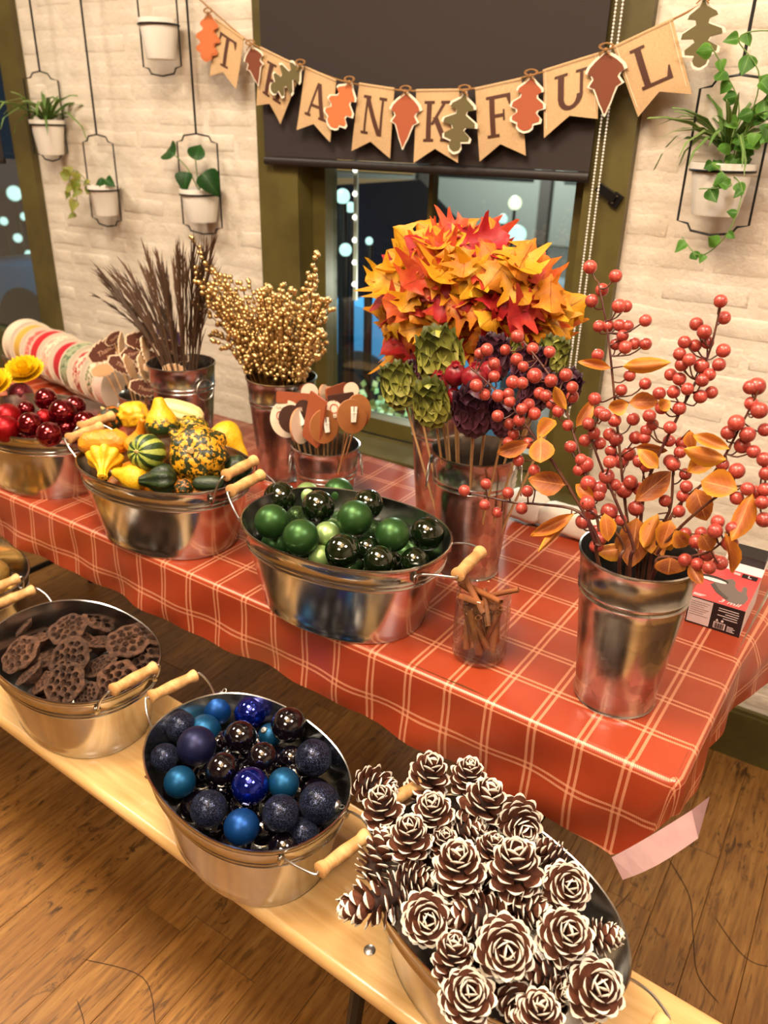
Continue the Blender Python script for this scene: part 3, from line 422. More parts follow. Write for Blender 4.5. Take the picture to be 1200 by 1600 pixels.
BERRY={'A':([(-0.228,1.01,1.012),(-0.252,1.024,1.078),(-0.292,1.049,1.201),(-0.319,1.066,1.281),(-0.346,1.08,1.343)],[(-0.361,1.084,1.36,0.0087,-0.346,1.08,1.343),(-0.323,1.078,1.353,0.008,-0.341,1.078,1.333),(-0.341,1.086,1.332,0.0084,-0.334,1.074,1.317),(-0.351,1.08,1.317,0.0085,-0.33,1.072,1.307),(-0.31,1.069,1.317,0.0088,-0.325,1.07,1.296),(-0.303,1.078,1.316,0.0075,-0.325,1.07,1.296),(-0.333,1.069,1.287,0.0075,-0.316,1.065,1.274),(-0.322,1.074,1.288,0.0079,-0.316,1.065,1.274),(-0.306,1.07,1.292,0.0075,-0.316,1.065,1.274),(-0.296,1.074,1.291,0.0078,-0.316,1.065,1.274),(-0.27,1.059,1.305,0.0075,-0.316,1.065,1.274),(-0.298,1.065,1.28,0.0075,-0.312,1.062,1.261),(-0.288,1.05,1.269,0.0082,-0.308,1.059,1.248),(-0.282,1.069,1.271,0.0075,-0.308,1.059,1.248),(-0.267,1.068,1.273,0.0075,-0.308,1.059,1.248),(-0.307,1.071,1.266,0.0075,-0.31,1.061,1.254),(-0.323,1.05,1.253,0.0078,-0.305,1.058,1.241),(-0.278,1.056,1.231,0.0075,-0.296,1.052,1.214),(-0.255,1.052,1.225,0.0075,-0.292,1.049,1.201),(-0.282,1.041,1.214,0.0075,-0.289,1.047,1.191),(-0.282,1.032,1.174,0.0084,-0.279,1.041,1.16),(-0.262,1.049,1.175,0.0082,-0.279,1.041,1.16),(-0.318,1.048,1.193,0.0086,-0.289,1.047,1.191),(-0.283,1.041,1.127,0.0078,-0.265,1.032,1.119),(-0.279,1.042,1.145,0.0094,-0.269,1.034,1.13),(-0.254,1.047,1.151,0.0085,-0.269,1.034,1.13),(-0.288,1.041,1.15,0.0086,-0.272,1.036,1.14),(-0.259,1.044,1.127,0.0091,-0.262,1.03,1.109),(-0.268,1.044,1.115,0.0105,-0.262,1.03,1.109),(-0.251,1.021,1.083,0.0105,-0.248,1.021,1.067),(-0.244,1.018,1.098,0.009,-0.252,1.024,1.078)],[(-0.301,1.044,1.24,-0.344,1.046,1.239,0.0125),(-0.286,1.044,1.245,-0.239,1.017,1.265,0.0193),(-0.268,1.035,1.2,-0.294,1.037,1.188,0.0194),(-0.268,1.035,1.201,-0.233,1.046,1.207,0.0207),(-0.227,0.998,1.013,-0.262,0.974,1.002,0.0228),(-0.247,1.024,1.146,-0.205,1.029,1.148,0.0139),(-0.226,1.001,1.037,-0.238,0.998,1.002,0.0283)]),'B':([(-0.214,1.01,1.006),(-0.223,1.02,1.096),(-0.202,1.032,1.197),(-0.183,1.042,1.273),(-0.181,1.05,1.335)],[(-0.181,1.043,1.343,0.0075,-0.182,1.049,1.33),(-0.176,1.06,1.321,0.0077,-0.182,1.047,1.309),(-0.206,1.055,1.31,0.0078,-0.182,1.045,1.294),(-0.192,1.04,1.305,0.0084,-0.182,1.044,1.289),(-0.188,1.052,1.29,0.0075,-0.183,1.043,1.278),(-0.167,1.048,1.284,0.0082,-0.183,1.042,1.273),(-0.213,1.04,1.289,0.0075,-0.184,1.041,1.267),(-0.201,1.047,1.285,0.0075,-0.184,1.041,1.267),(-0.215,1.034,1.275,0.0075,-0.189,1.039,1.248),(-0.21,1.034,1.262,0.0079,-0.19,1.038,1.242),(-0.201,1.028,1.271,0.0075,-0.189,1.039,1.248),(-0.188,1.044,1.262,0.0089,-0.189,1.039,1.248),(-0.168,1.044,1.267,0.0077,-0.186,1.04,1.261),(-0.223,1.043,1.245,0.0075,-0.195,1.035,1.223),(-0.21,1.037,1.243,0.0079,-0.195,1.035,1.223),(-0.176,1.039,1.254,0.0075,-0.189,1.039,1.248),(-0.182,1.034,1.247,0.0078,-0.192,1.037,1.235),(-0.215,1.041,1.224,0.008,-0.198,1.034,1.21),(-0.23,1.03,1.222,0.0078,-0.202,1.032,1.197),(-0.181,1.038,1.225,0.0082,-0.197,1.034,1.216),(-0.17,1.044,1.231,0.0075,-0.194,1.036,1.229),(-0.202,1.031,1.207,0.008,-0.202,1.032,1.197),(-0.225,1.036,1.202,0.0081,-0.203,1.031,1.189),(-0.196,1.026,1.235,0.0075,-0.197,1.034,1.216),(-0.236,1.024,1.192,0.0081,-0.207,1.029,1.172),(-0.233,1.037,1.177,0.0075,-0.21,1.027,1.156),(-0.207,1.021,1.183,0.0078,-0.208,1.028,1.164),(-0.239,1.035,1.168,0.0075,-0.212,1.026,1.148),(-0.239,1.032,1.158,0.0075,-0.214,1.025,1.139),(-0.208,1.036,1.16,0.0075,-0.212,1.026,1.148),(-0.236,1.013,1.132,0.0083,-0.221,1.021,1.105),(-0.232,1.02,1.138,0.0077,-0.217,1.023,1.122),(-0.227,1.013,1.127,0.0075,-0.221,1.021,1.105),(-0.234,1.03,1.086,0.0085,-0.221,1.017,1.074),(-0.23,1.015,1.064,0.0102,-0.218,1.015,1.052)],[(-0.231,1.005,1.078,-0.192,1.0,1.126,0.028),(-0.224,1.003,1.056,-0.222,1.014,0.991,0.0393),(-0.213,1.022,1.217,-0.225,1.016,1.205,0.0159),(-0.21,1.011,1.129,-0.232,0.998,1.152,0.0191),(-0.206,1.002,1.052,-0.198,0.998,1.015,0.0251)]),'C':([(-0.261,0.98,1.024),(-0.305,1.011,1.098),(-0.355,1.042,1.172),(-0.392,1.06,1.212),(-0.444,1.08,1.248)],[(-0.331,1.012,1.131,0.0078,-0.317,1.019,1.116),(-0.307,1.013,1.11,0.0105,-0.305,1.011,1.098),(-0.313,1.009,1.117,0.008,-0.309,1.013,1.104),(-0.314,1.007,1.102,0.0075,-0.301,1.008,1.092),(-0.294,0.994,1.092,0.0099,-0.29,1.001,1.073),(-0.28,1.001,1.085,0.0102,-0.286,0.998,1.067),(-0.278,0.996,1.078,0.0085,-0.282,0.995,1.061),(-0.271,0.989,1.029,0.0075,-0.261,0.98,1.024),(-0.455,1.082,1.253,0.009,-0.444,1.08,1.248),(-0.429,1.081,1.239,0.0083,-0.418,1.07,1.23),(-0.398,1.068,1.242,0.0079,-0.401,1.064,1.218),(-0.474,1.087,1.229,0.0077,-0.439,1.078,1.245),(-0.45,1.076,1.221,0.0087,-0.418,1.07,1.23),(-0.433,1.062,1.216,0.0075,-0.409,1.067,1.224),(-0.414,1.062,1.206,0.0105,-0.386,1.057,1.205),(-0.385,1.052,1.206,0.0089,-0.377,1.053,1.195),(-0.369,1.065,1.214,0.0089,-0.373,1.051,1.192),(-0.402,1.058,1.183,0.0083,-0.37,1.05,1.189),(-0.391,1.055,1.182,0.0085,-0.364,1.047,1.182),(-0.349,1.04,1.206,0.0077,-0.361,1.045,1.179),(-0.351,1.052,1.189,0.0083,-0.355,1.042,1.172),(-0.382,1.057,1.172,0.0083,-0.355,1.042,1.172),(-0.363,1.035,1.17,0.0081,-0.347,1.037,1.159),(-0.335,1.023,1.127,0.008,-0.317,1.019,1.116),(-0.346,1.033,1.153,0.0075,-0.334,1.029,1.141)],[(-0.33,1.022,1.158,-0.308,1.015,1.192,0.0172),(-0.35,1.03,1.176,-0.354,1.007,1.205,0.0144),(-0.281,0.986,1.075,-0.306,0.975,1.093,0.0169)]),'D':([(-0.261,0.97,1.024),(-0.328,0.974,1.105),(-0.376,0.976,1.152),(-0.409,0.977,1.183),(-0.447,0.979,1.208),(-0.477,0.98,1.225)],[(-0.263,0.98,1.022,0.0091,-0.261,0.97,1.024),(-0.454,0.979,1.254,0.0083,-0.467,0.98,1.219),(-0.469,0.99,1.244,0.0075,-0.469,0.98,1.22),(-0.443,0.982,1.236,0.0079,-0.449,0.979,1.21),(-0.439,0.977,1.22,0.0075,-0.437,0.979,1.202),(-0.415,0.986,1.214,0.0086,-0.418,0.978,1.189),(-0.395,0.971,1.22,0.0075,-0.409,0.977,1.183),(-0.461,0.969,1.205,0.0085,-0.449,0.979,1.21),(-0.452,0.98,1.191,0.0077,-0.431,0.978,1.198),(-0.428,0.971,1.196,0.0081,-0.418,0.978,1.189),(-0.415,0.976,1.2,0.0075,-0.412,0.978,1.185),(-0.411,0.973,1.191,0.0075,-0.406,0.977,1.18),(-0.388,0.984,1.188,0.0081,-0.393,0.977,1.167),(-0.392,0.972,1.184,0.0075,-0.393,0.977,1.167),(-0.377,0.981,1.178,0.0083,-0.382,0.976,1.157),(-0.396,0.977,1.166,0.0081,-0.385,0.976,1.159),(-0.424,0.967,1.169,0.0079,-0.401,0.977,1.175),(-0.411,0.98,1.157,0.0075,-0.387,0.976,1.162),(-0.406,0.986,1.141,0.008,-0.376,0.976,1.152),(-0.41,0.979,1.13,0.0075,-0.372,0.976,1.148),(-0.386,0.964,1.113,0.0075,-0.352,0.975,1.128),(-0.379,0.976,1.137,0.0075,-0.36,0.975,1.136)],[(-0.315,0.961,1.096,-0.357,0.939,1.1,0.0293),(-0.358,0.963,1.154,-0.348,0.956,1.12,0.0306),(-0.362,0.963,1.15,-0.346,0.963,1.192,0.0182),(-0.375,0.97,1.14,-0.414,0.95,1.12,0.02)]),'E':([(-0.265,0.97,1.018),(-0.293,0.968,1.059),(-0.351,0.965,1.056),(-0.382,0.963,1.05),(-0.418,0.962,1.048),(-0.453,0.96,1.048)],[(-0.287,0.973,1.044,0.0097,-0.277,0.969,1.035),(-0.265,0.977,1.011,0.0091,-0.265,0.97,1.018),(-0.459,0.952,1.053,0.008,-0.453,0.96,1.048),(-0.428,0.956,1.07,0.0075,-0.429,0.961,1.048),(-0.395,0.961,1.063,0.0078,-0.394,0.963,1.049),(-0.425,0.951,1.04,0.0075,-0.424,0.961,1.048),(-0.411,0.966,1.026,0.0075,-0.403,0.962,1.049),(-0.371,0.957,1.047,0.008,-0.374,0.964,1.051),(-0.366,0.959,1.074,0.0077,-0.367,0.964,1.053),(-0.358,0.954,1.109,0.0075,-0.356,0.964,1.055)],[(-0.295,0.955,1.061,-0.345,0.957,1.019,0.0168),(-0.299,0.955,1.053,-0.338,0.958,1.002,0.0112)]),'F':([(-0.195,1.0,1.016),(-0.174,1.0,1.089),(-0.141,1.0,1.142),(-0.121,1.0,1.214),(-0.112,1.0,1.255)],[(-0.169,0.998,1.118,0.0075,-0.166,1.0,1.103),(-0.17,0.989,1.086,0.0075,-0.179,1.0,1.071),(-0.171,0.999,1.104,0.0075,-0.171,1.0,1.093),(-0.122,1.004,1.256,0.0079,-0.115,1.0,1.241),(-0.116,1.009,1.257,0.0098,-0.114,1.0,1.245),(-0.117,1.005,1.237,0.0075,-0.118,1.0,1.228),(-0.106,0.999,1.232,0.0093,-0.119,1.0,1.224),(-0.127,0.993,1.214,0.0092,-0.126,1.0,1.196),(-0.134,0.996,1.199,0.0081,-0.129,1.0,1.185),(-0.112,0.994,1.202,0.0089,-0.128,1.0,1.191),(-0.116,1.004,1.184,0.0091,-0.131,1.0,1.179),(-0.096,1.006,1.208,0.0075,-0.123,1.0,1.208),(-0.101,0.993,1.183,0.0075,-0.131,1.0,1.179),(-0.132,0.995,1.158,0.0075,-0.141,1.0,1.142)],[(-0.127,0.988,1.182,-0.161,0.96,1.202,0.0151),(-0.128,0.988,1.168,-0.175,0.999,1.159,0.0215),(-0.156,0.988,1.122,-0.133,0.972,1.088,0.0288),(-0.178,0.988,1.072,-0.182,0.987,1.034,0.0243)]),'G':([(-0.214,0.97,1.028),(-0.243,0.967,1.083),(-0.271,0.964,1.131),(-0.289,0.961,1.172),(-0.283,0.96,1.195)],[(-0.272,0.948,1.206,0.0075,-0.284,0.96,1.19),(-0.292,0.951,1.19,0.0075,-0.289,0.961,1.172),(-0.282,0.959,1.205,0.0075,-0.284,0.96,1.19),(-0.286,0.96,1.176,0.0075,-0.284,0.962,1.162),(-0.297,0.962,1.163,0.0075,-0.281,0.962,1.155),(-0.279,0.969,1.161,0.0075,-0.278,0.963,1.149),(-0.259,0.956,1.144,0.008,-0.264,0.964,1.119),(-0.264,0.97,1.118,0.0095,-0.257,0.965,1.107),(-0.253,0.975,1.107,0.0075,-0.25,0.966,1.095),(-0.254,0.972,1.069,0.0105,-0.233,0.968,1.065),(-0.237,0.972,1.061,0.0075,-0.226,0.969,1.051)],[]),'H':([(-0.176,0.95,1.033),(-0.148,0.944,1.045),(-0.116,0.936,1.069),(-0.099,0.93,1.099)],[(-0.114,0.92,1.103,0.0083,-0.11,0.934,1.079),(-0.115,0.932,1.11,0.0075,-0.105,0.932,1.089),(-0.136,0.95,1.069,0.0085,-0.132,0.94,1.057),(-0.121,0.946,1.058,0.0085,-0.124,0.938,1.063),(-0.096,0.927,1.089,0.0091,-0.108,0.933,1.084),(-0.103,0.947,1.051,0.0084,-0.116,0.936,1.069),(-0.142,0.933,1.049,0.0077,-0.148,0.944,1.045),(-0.127,0.933,1.048,0.0075,-0.137,0.942,1.053),(-0.112,0.926,1.051,0.0076,-0.127,0.939,1.061),(-0.096,0.919,1.112,0.0075,-0.099,0.93,1.099)],[(-0.16,0.935,1.046,-0.157,0.93,1.024,0.0339),(-0.136,0.931,1.047,-0.12,0.907,1.046,0.0154),(-0.103,0.919,1.105,-0.089,0.931,1.053,0.0122),(-0.129,0.926,1.092,-0.112,0.921,1.076,0.02)]),'I':([(-0.207,1.02,1.004),(-0.189,1.028,1.064),(-0.196,1.035,1.125),(-0.197,1.04,1.16)],[(-0.193,1.043,1.158,0.0079,-0.197,1.038,1.143),(-0.19,1.027,1.151,0.0075,-0.197,1.036,1.131),(-0.203,1.041,1.131,0.0083,-0.196,1.035,1.12),(-0.196,1.029,1.132,0.0088,-0.195,1.034,1.115),(-0.179,1.032,1.121,0.0075,-0.194,1.032,1.1),(-0.197,1.028,1.079,0.0078,-0.189,1.028,1.064)],[(-0.184,1.028,1.182,-0.176,1.027,1.158,0.0147),(-0.202,1.012,1.043,-0.189,1.012,1.005,0.0253),(-0.199,1.014,1.056,-0.166,0.998,1.019,0.0224),(-0.176,1.023,1.128,-0.15,1.008,1.159,0.0217),(-0.2,1.014,1.064,-0.215,1.016,1.015,0.0223)]),'J':([(-0.183,0.98,1.029),(-0.145,0.967,1.101),(-0.107,0.957,1.149),(-0.075,0.95,1.152)],[(-0.084,0.953,1.19,0.0079,-0.08,0.951,1.151),(-0.111,0.965,1.165,0.0089,-0.107,0.957,1.149),(-0.078,0.947,1.176,0.0075,-0.075,0.95,1.152),(-0.093,0.944,1.154,0.0075,-0.091,0.953,1.15),(-0.085,0.955,1.148,0.0075,-0.083,0.952,1.151),(-0.075,0.947,1.157,0.0075,-0.075,0.95,1.152),(-0.074,0.941,1.143,0.0075,-0.075,0.95,1.152),(-0.102,0.946,1.139,0.0075,-0.116,0.959,1.137),(-0.068,0.942,1.122,0.0085,-0.075,0.95,1.152),(-0.154,0.971,1.066,0.0075,-0.167,0.975,1.06),(-0.134,0.961,1.077,0.0075,-0.157,0.972,1.078)],[(-0.103,0.944,1.15,-0.147,0.944,1.154,0.0316),(-0.087,0.941,1.152,-0.088,0.946,1.092,0.0217),(-0.166,0.962,1.071,-0.148,0.971,1.046,0.0211)]),'K':([(-0.222,0.95,1.035),(-0.243,0.937,1.067),(-0.264,0.927,1.083),(-0.276,0.92,1.096)],[(-0.272,0.929,1.093,0.0091,-0.265,0.926,1.084),(-0.267,0.935,1.077,0.0075,-0.255,0.931,1.076),(-0.246,0.947,1.059,0.0098,-0.234,0.942,1.053)],[(-0.246,0.92,1.089,-0.226,0.895,1.075,0.0184)])}
GOLDTIP=[(-1.341,1.322,1.295),(-1.317,1.297,1.208),(-1.011,1.341,1.289),(-1.275,1.382,1.096),(-1.079,1.401,1.077),(-1.087,1.431,1.206),(-1.333,1.469,1.02),(-1.406,1.421,1.053),(-1.411,1.458,1.153),(-1.167,1.4,1.182),(-1.201,1.381,1.14),(-1.018,1.345,1.115),(-1.213,1.319,1.139),(-1.438,1.467,1.217),(-1.464,1.469,1.239),(-1.156,1.44,1.034),(-1.259,1.302,1.231),(-1.342,1.378,1.079),(-1.47,1.443,1.181),(-1.095,1.422,1.104),(-1.023,1.359,1.173),(-1.385,1.372,1.212),(-1.38,1.462,1.169),(-1.249,1.424,1.048),(-1.193,1.432,1.05),(-1.343,1.395,1.093),(-1.247,1.327,1.099),(-1.2,1.422,1.096),(-1.231,1.403,1.044),(-1.34,1.388,1.155),(-1.266,1.384,1.162),(-1.073,1.391,1.231),(-1.13,1.346,1.134),(-1.309,1.398,1.156),(-1.174,1.325,1.158),(-1.37,1.343,1.148),(-1.334,1.319,1.221),(-1.18,1.304,1.061),(-1.286,1.402,1.09),(-1.359,1.341,1.228),(-1.012,1.336,1.208),(-1.152,1.317,1.183),(-1.131,1.376,1.109),(-1.259,1.462,1.06),(-1.173,1.35,1.125),(-1.179,1.411,1.128),(-1.063,1.418,1.116),(-1.089,1.301,1.157),(-1.238,1.42,1.145),(-1.157,1.459,1.166),(-1.302,1.468,1.117),(-1.354,1.462,1.064),(-1.182,1.432,1.146),(-1.238,1.416,1.119),(-1.066,1.439,1.083),(-1.46,1.454,1.143),(-1.005,1.35,1.123),(-1.117,1.41,1.16),(-1.18,1.419,1.051),(-1.016,1.379,1.188),(-1.07,1.299,1.175),(-1.341,1.436,1.198),(-1.325,1.392,1.095),(-1.021,1.349,1.196),(-1.213,1.29,1.212),(-1.357,1.46,1.047),(-1.286,1.376,1.115),(-1.323,1.338,1.147),(-1.29,1.309,1.08),(-1.236,1.388,1.079),(-1.113,1.46,1.214),(-1.161,1.436,1.09),(-1.402,1.374,1.197),(-0.994,1.317,1.089),(-0.985,1.345,1.181),(-1.381,1.384,1.162),(-1.0,1.345,1.2),(-1.177,1.411,1.155),(-1.111,1.356,1.172),(-1.272,1.292,1.194),(-1.306,1.379,1.205),(-1.329,1.377,1.04),(-1.019,1.342,1.171),(-1.072,1.41,1.049),(-1.453,1.441,1.146),(-1.293,1.452,1.017),(-1.15,1.314,1.1),(-1.024,1.377,1.084),(-1.113,1.466,1.219),(-1.339,1.441,1.003),(-0.974,1.303,1.144),(-1.365,1.454,1.083),(-1.206,1.321,1.214),(-1.294,1.357,1.15),(-1.371,1.461,1.157),(-1.229,1.458,1.071),(-1.123,1.401,1.164),(-1.13,1.33,1.211),(-1.208,1.379,1.155),(-1.132,1.378,1.183),(-1.102,1.433,1.184),(-1.17,1.418,1.153),(-1.264,1.414,1.197),(-1.031,1.329,1.19),(-1.225,1.4,1.141),(-1.171,1.349,1.199),(-1.188,1.408,1.168),(-1.155,1.402,1.144),(-1.154,1.375,1.187),(-1.208,1.462,1.19),(-1.159,1.394,1.172),(-1.222,1.427,1.192),(-1.042,1.29,1.222),(-1.099,1.331,1.162),(-1.1,1.331,1.207),(-1.069,1.38,1.184),(-1.206,1.413,1.186),(-1.116,1.378,1.175),(-1.22,1.412,1.15),(-1.326,1.444,1.148),(-1.086,1.41,1.196),(-1.135,1.312,1.2),(-1.171,1.356,1.2),(-1.151,1.421,1.192)]
GRASS=[(-1.327,1.335,1.234),(-1.511,1.395,1.147),(-1.712,1.401,1.159),(-1.705,1.36,1.177),(-1.561,1.312,1.167),(-1.48,1.351,1.181),(-1.551,1.426,1.182),(-1.516,1.39,1.178),(-1.335,1.318,1.28),(-1.31,1.301,1.217),(-1.433,1.437,1.21),(-1.385,1.318,1.238),(-1.423,1.375,1.2),(-1.716,1.45,1.147),(-1.633,1.458,1.192),(-1.294,1.332,1.278),(-1.434,1.376,1.229),(-1.471,1.395,1.23),(-1.671,1.387,1.169),(-1.508,1.323,1.146),(-1.34,1.355,1.263),(-1.805,1.457,1.124),(-1.69,1.456,1.105),(-1.438,1.369,1.246),(-1.647,1.354,1.169),(-1.693,1.384,1.112),(-1.555,1.323,1.194),(-1.624,1.312,1.152),(-1.57,1.424,1.204),(-1.73,1.451,1.088),(-1.427,1.449,1.249),(-1.547,1.374,1.14),(-1.559,1.421,1.206),(-1.638,1.413,1.112),(-1.516,1.343,1.232),(-1.584,1.393,1.183),(-1.842,1.443,1.093),(-1.384,1.41,1.21),(-1.549,1.426,1.133),(-1.631,1.45,1.161),(-1.481,1.349,1.188),(-1.541,1.451,1.192),(-1.411,1.452,1.17),(-1.702,1.354,1.17),(-1.362,1.341,1.231),(-1.637,1.32,1.168)]
PICK=[('disc',-0.936,1.255,0.963,0.0288,0.0358),('disc',-0.87,1.26,0.997,0.0294,0.0352),('disc',-0.871,1.285,1.001,0.0254,0.0352),('dark',-1.03,1.265,0.957,0.0263,0.0304),('apple',-1.059,1.285,0.946,0.0352,0.0415),('tag',-1.048,1.3,0.991,0.0395,0.0125),('edge',-0.964,1.26,0.971,0.0236,0.0521),('cream',-1.009,1.27,0.945,0.0103,0.039),('apple',-0.926,1.275,0.997,0.0182,0.0178),('cream',-0.999,1.34,1.004,0.0104,0.0166),('cream',-0.991,1.35,1.001,0.0083,0.0146),('rust',-0.973,1.35,1.009,0.0072,0.0124),('cream',-0.92,1.33,1.026,0.0161,0.0131),('cream',-1.038,1.34,0.997,0.019,0.0147),('dtag',-0.925,1.3,1.014,0.0279,0.01),('dark',-1.012,1.285,0.979,0.0184,0.0143)]
LEAFPICK=[('b',-1.731,1.36,0.978,0.0419,-25),('b',-1.578,1.36,1.025,0.0377,8),('b',-1.491,1.37,1.011,0.0394,30),('b',-1.614,1.32,0.965,0.0345,25),('b',-1.53,1.31,0.923,0.034,15),('v',-1.522,1.4,1.038,0.0343,35),('t',-1.509,1.33,0.976,0.0247,5),('t',-1.453,1.34,0.976,0.0245,5),('t',-1.72,1.34,0.931,0.0287,-10),('e',-1.579,1.31,0.966,0.0341,60),('e',-1.531,1.31,0.969,0.0337,75),('e',-1.539,1.33,1.01,0.0314,85),('b',-1.595,1.34,0.997,0.0298,-20),('b',-1.717,1.38,1.008,0.0215,-40),('e',-1.664,1.36,1.001,0.0281,-60),('b',-1.547,1.35,0.993,0.0228,15)]
# ------------------------------------------------------------------ the room
WY = 1.958
fl = MB().box((-1.6, -.55, -.05), (7.6, 5.1, .06)); floor = struct('floor', fl, M['subfloor'])
x = -3.6
pm = {}
while x < .75:
    w = random.choice((.098, .104, .11, .092)); y = -.62 - random.random() * .6
    while y < WY:
        ln = random.uniform(1.0, 2.2); y1 = min(y + ln, WY + .02)
        key = (w, round(ln, 1)); L = y1 - y
        if L > .06:
            b = MB(); hx, hy = w / 2 - .0004, L / 2 - .0004; ch = .0009
            b.add([(-hx, -hy, -.02), (hx, -hy, -.02), (hx, hy, -.02), (-hx, hy, -.02), (-hx, -hy, -ch), (hx, -hy, -ch), (hx, hy, -ch), (-hx, hy, -ch), (-hx + ch, -hy + ch, 0), (hx - ch, -hy + ch, 0), (hx - ch, hy - ch, 0), (-hx + ch, hy - ch, 0)],
                  [(0, 3, 2, 1), (0, 1, 5, 4), (1, 2, 6, 5), (2, 3, 7, 6), (3, 0, 4, 7), (4, 5, 9, 8), (5, 6, 10, 9), (6, 7, 11, 10), (7, 4, 8, 11), (8, 9, 10, 11)])
            b.build('plank', M['plank'], floor, False, loc=(x + w / 2, (y + y1) / 2, random.uniform(-.0006, .0006)))
        y = y1
    x += w
# long meandering cracks worn into the boards
for i, path in enumerate([[(.0, 1.395), (.06, 1.34), (.10, 1.33), (.16, 1.36)], [(-.13, 1.50), (-.06, 1.42), (-.03, 1.33), (.0, 1.24), (.05, 1.2)], [(-.17, 1.36), (-.21, 1.22), (-.27, 1.12)], [(-1.05, .58), (-.92, .62), (-.83, .57)], [(-.99, .52), (-.93, .49), (-.9, .44)]]):
    P = smoothpath([(a, b, 0) for a, b in path], 6); rows = []
    for j, p in enumerate(P):
        t = (P[min(j + 1, len(P) - 1)] - P[max(j - 1, 0)]).normalized(); n = Vector((-t.y, t.x, 0)); w = .0008 * (1 if 0 < j < len(P) - 1 else .2)
        rows.append([p + n * w + Vector((0, 0, .0011)), p - n * w + Vector((0, 0, .0011))])
    MB().grid(rows).build('crack', M['crack'], floor)
ce = struct('ceiling', MB().box((-1.6, -.55, 3.04), (7.6, 5.1, .08)), M['ceiling'])
struct('wall_left', MB().box((-5.3, -.55, 1.5), (.1, 5.1, 3.0)), M['plaster'])
struct('wall_right', MB().box((2.15, -.55, 1.5), (.1, 5.1, 3.0)), M['plaster'])
struct('wall_front', MB().box((-1.6, -3.05, 1.5), (7.6, .1, 3.0)), M['dark_wall'])
# back wall around two window openings
W1 = (-1.672, -.581); W2 = (-3.80, -2.721); ZS = .60; ZT = 2.35
wb = MB(); yc = WY + .0018 + .15; th = .30
for (a, b, z0, z1) in [(-5.3, W2[0], 0, 3), (W2[1], W1[0], 0, 3), (W1[1], 2.15, 0, 3), (W1[0], W1[1], 0, ZS), (W2[0], W2[1], 0, ZS), (W1[0], W1[1], ZT, 3), (W2[0], W2[1], ZT, 3)]:
    wb.box(((a + b) / 2, yc, (z0 + z1) / 2), (b - a, th, z1 - z0))
wall = struct('wall_back', wb, M['brick'])
bm = []
for v in range(6):
    b = MB(); j = lambda s: random.uniform(-s, s); hx, hz = .1005, .0295
    ring = []
    for (ins, y, s) in ((0, .012, 0), (.0003, .0005, .0012), (.012, -.0038, .004)):
        ring += [(-hx + ins + j(s), y, -hz + ins + j(s)), (0 + j(s), y + j(s * .3), -hz + ins + j(s)), (hx - ins + j(s), y, -hz + ins + j(s)), (hx - ins + j(s), y, hz - ins + j(s)), (0 + j(s), y + j(s * .3), hz - ins + j(s)), (-hx + ins + j(s), y, hz - ins + j(s))]
    fs = []
    for r in range(2):
        for i in range(6):
            a = r * 6 + i; c = r * 6 + (i + 1) % 6; fs.append((a, c, c + 6, a + 6))
    fs.append((12, 13, 16, 17)); fs.append((13, 14, 15, 16)); b.add(ring, fs); bm.append(b.mesh('brick', M['brick'], True, 70))
def course(x0, x1, z, off):
    x = x0 - off
    while x < x1:
        a = max(x, x0); c = min(x + .201, x1)
        if c - a > .03:
            obj('brick', random.choice(bm), wall, loc=((a + c) / 2, WY + .0034, z), scale=((c - a) / .201, random.uniform(.55, 1.05), 1))
        x += .209
for r in range(29):
    z = .155 + .034 + .0675 * r; off = (0, .105)[r % 2] + random.uniform(-.01, .01)
    if z > .60 and z < 1.93: course(W2[1] + .002, W1[0] - .002, z, off)
    if z < 1.86: course(W1[1] + .002, .16, z, off)
bb = MB()
for (a, b) in [(-5.25, 2.1)]:
    bb.box(((a + b) / 2, WY - .011, .0715), (b - a, .022, .143)); bb.box(((a + b) / 2, WY - .007, .148), (b - a, .014, .010))
struct('baseboard_back', bb, M['olive'])
def window(name, x0, x1, gx0, gx1, mull, blind_z):
    root = thing(name, None, None); root['kind'] = 'structure'
    f = MB(); d0 = WY - .022
    f.box(((x0 + gx0 - .045) / 2, WY + .04, (ZS + ZT) / 2), (gx0 - .045 - x0, .13, ZT - ZS))
    f.box(((x1 + gx1 + .045) / 2, WY + .04, (ZS + ZT) / 2), (x1 - gx1 - .045, .13, ZT - ZS))
    f.box(((x0 + x1) / 2, WY + .04, ZT - .05), (x1 - x0, .129, .1)); f.build('window_frame', M['olive'], root, False)
    s = MB(); s.box((gx0 - .0225, WY + .075, (ZS + ZT) / 2), (.045, .06, ZT - ZS - .1)); s.box((gx1 + .0225, WY + .075, (ZS + ZT) / 2), (.045, .06, ZT - ZS - .1))
    s.box(((gx0 + gx1) / 2, WY + .075, ZS + .075), (gx1 - gx0, .06, .05)); s.build('sash', M['olive'], root, False)
    l = MB(); l.box(((x0 + x1) / 2, WY - .005, ZS + .02), (x1 - x0 + .02, .19, .045)); l.box(((x0 + x1) / 2, WY - .0135, ZS - .012), (x1 - x0, .025, .022)); l.build('window_sill', M['olive'], root, False)
    if mull:
        MB().box((mull, WY + .085, (ZS + ZT) / 2), (.014, .03, ZT - ZS - .15)).build('mullion', M['olive'], root, False)
        for a, b in ((gx0, mull - .007), (mull + .007, gx1)):
            MB().box(((a + b) / 2, WY + .088, (ZS + .1 + ZT) / 2), (b - a, .005, ZT - ZS - .1)).build('pane', M['pane'], root, False)
    else:
        MB().box(((gx0 + gx1) / 2, WY + .088, (ZS + .1 + ZT) / 2), (gx1 - gx0, .005, ZT - ZS - .1)).build('pane', M['pane'], root, False)
    return root
window('window_1', W1[0], W1[1], -1.482, -.728, -1.145, 1.44)
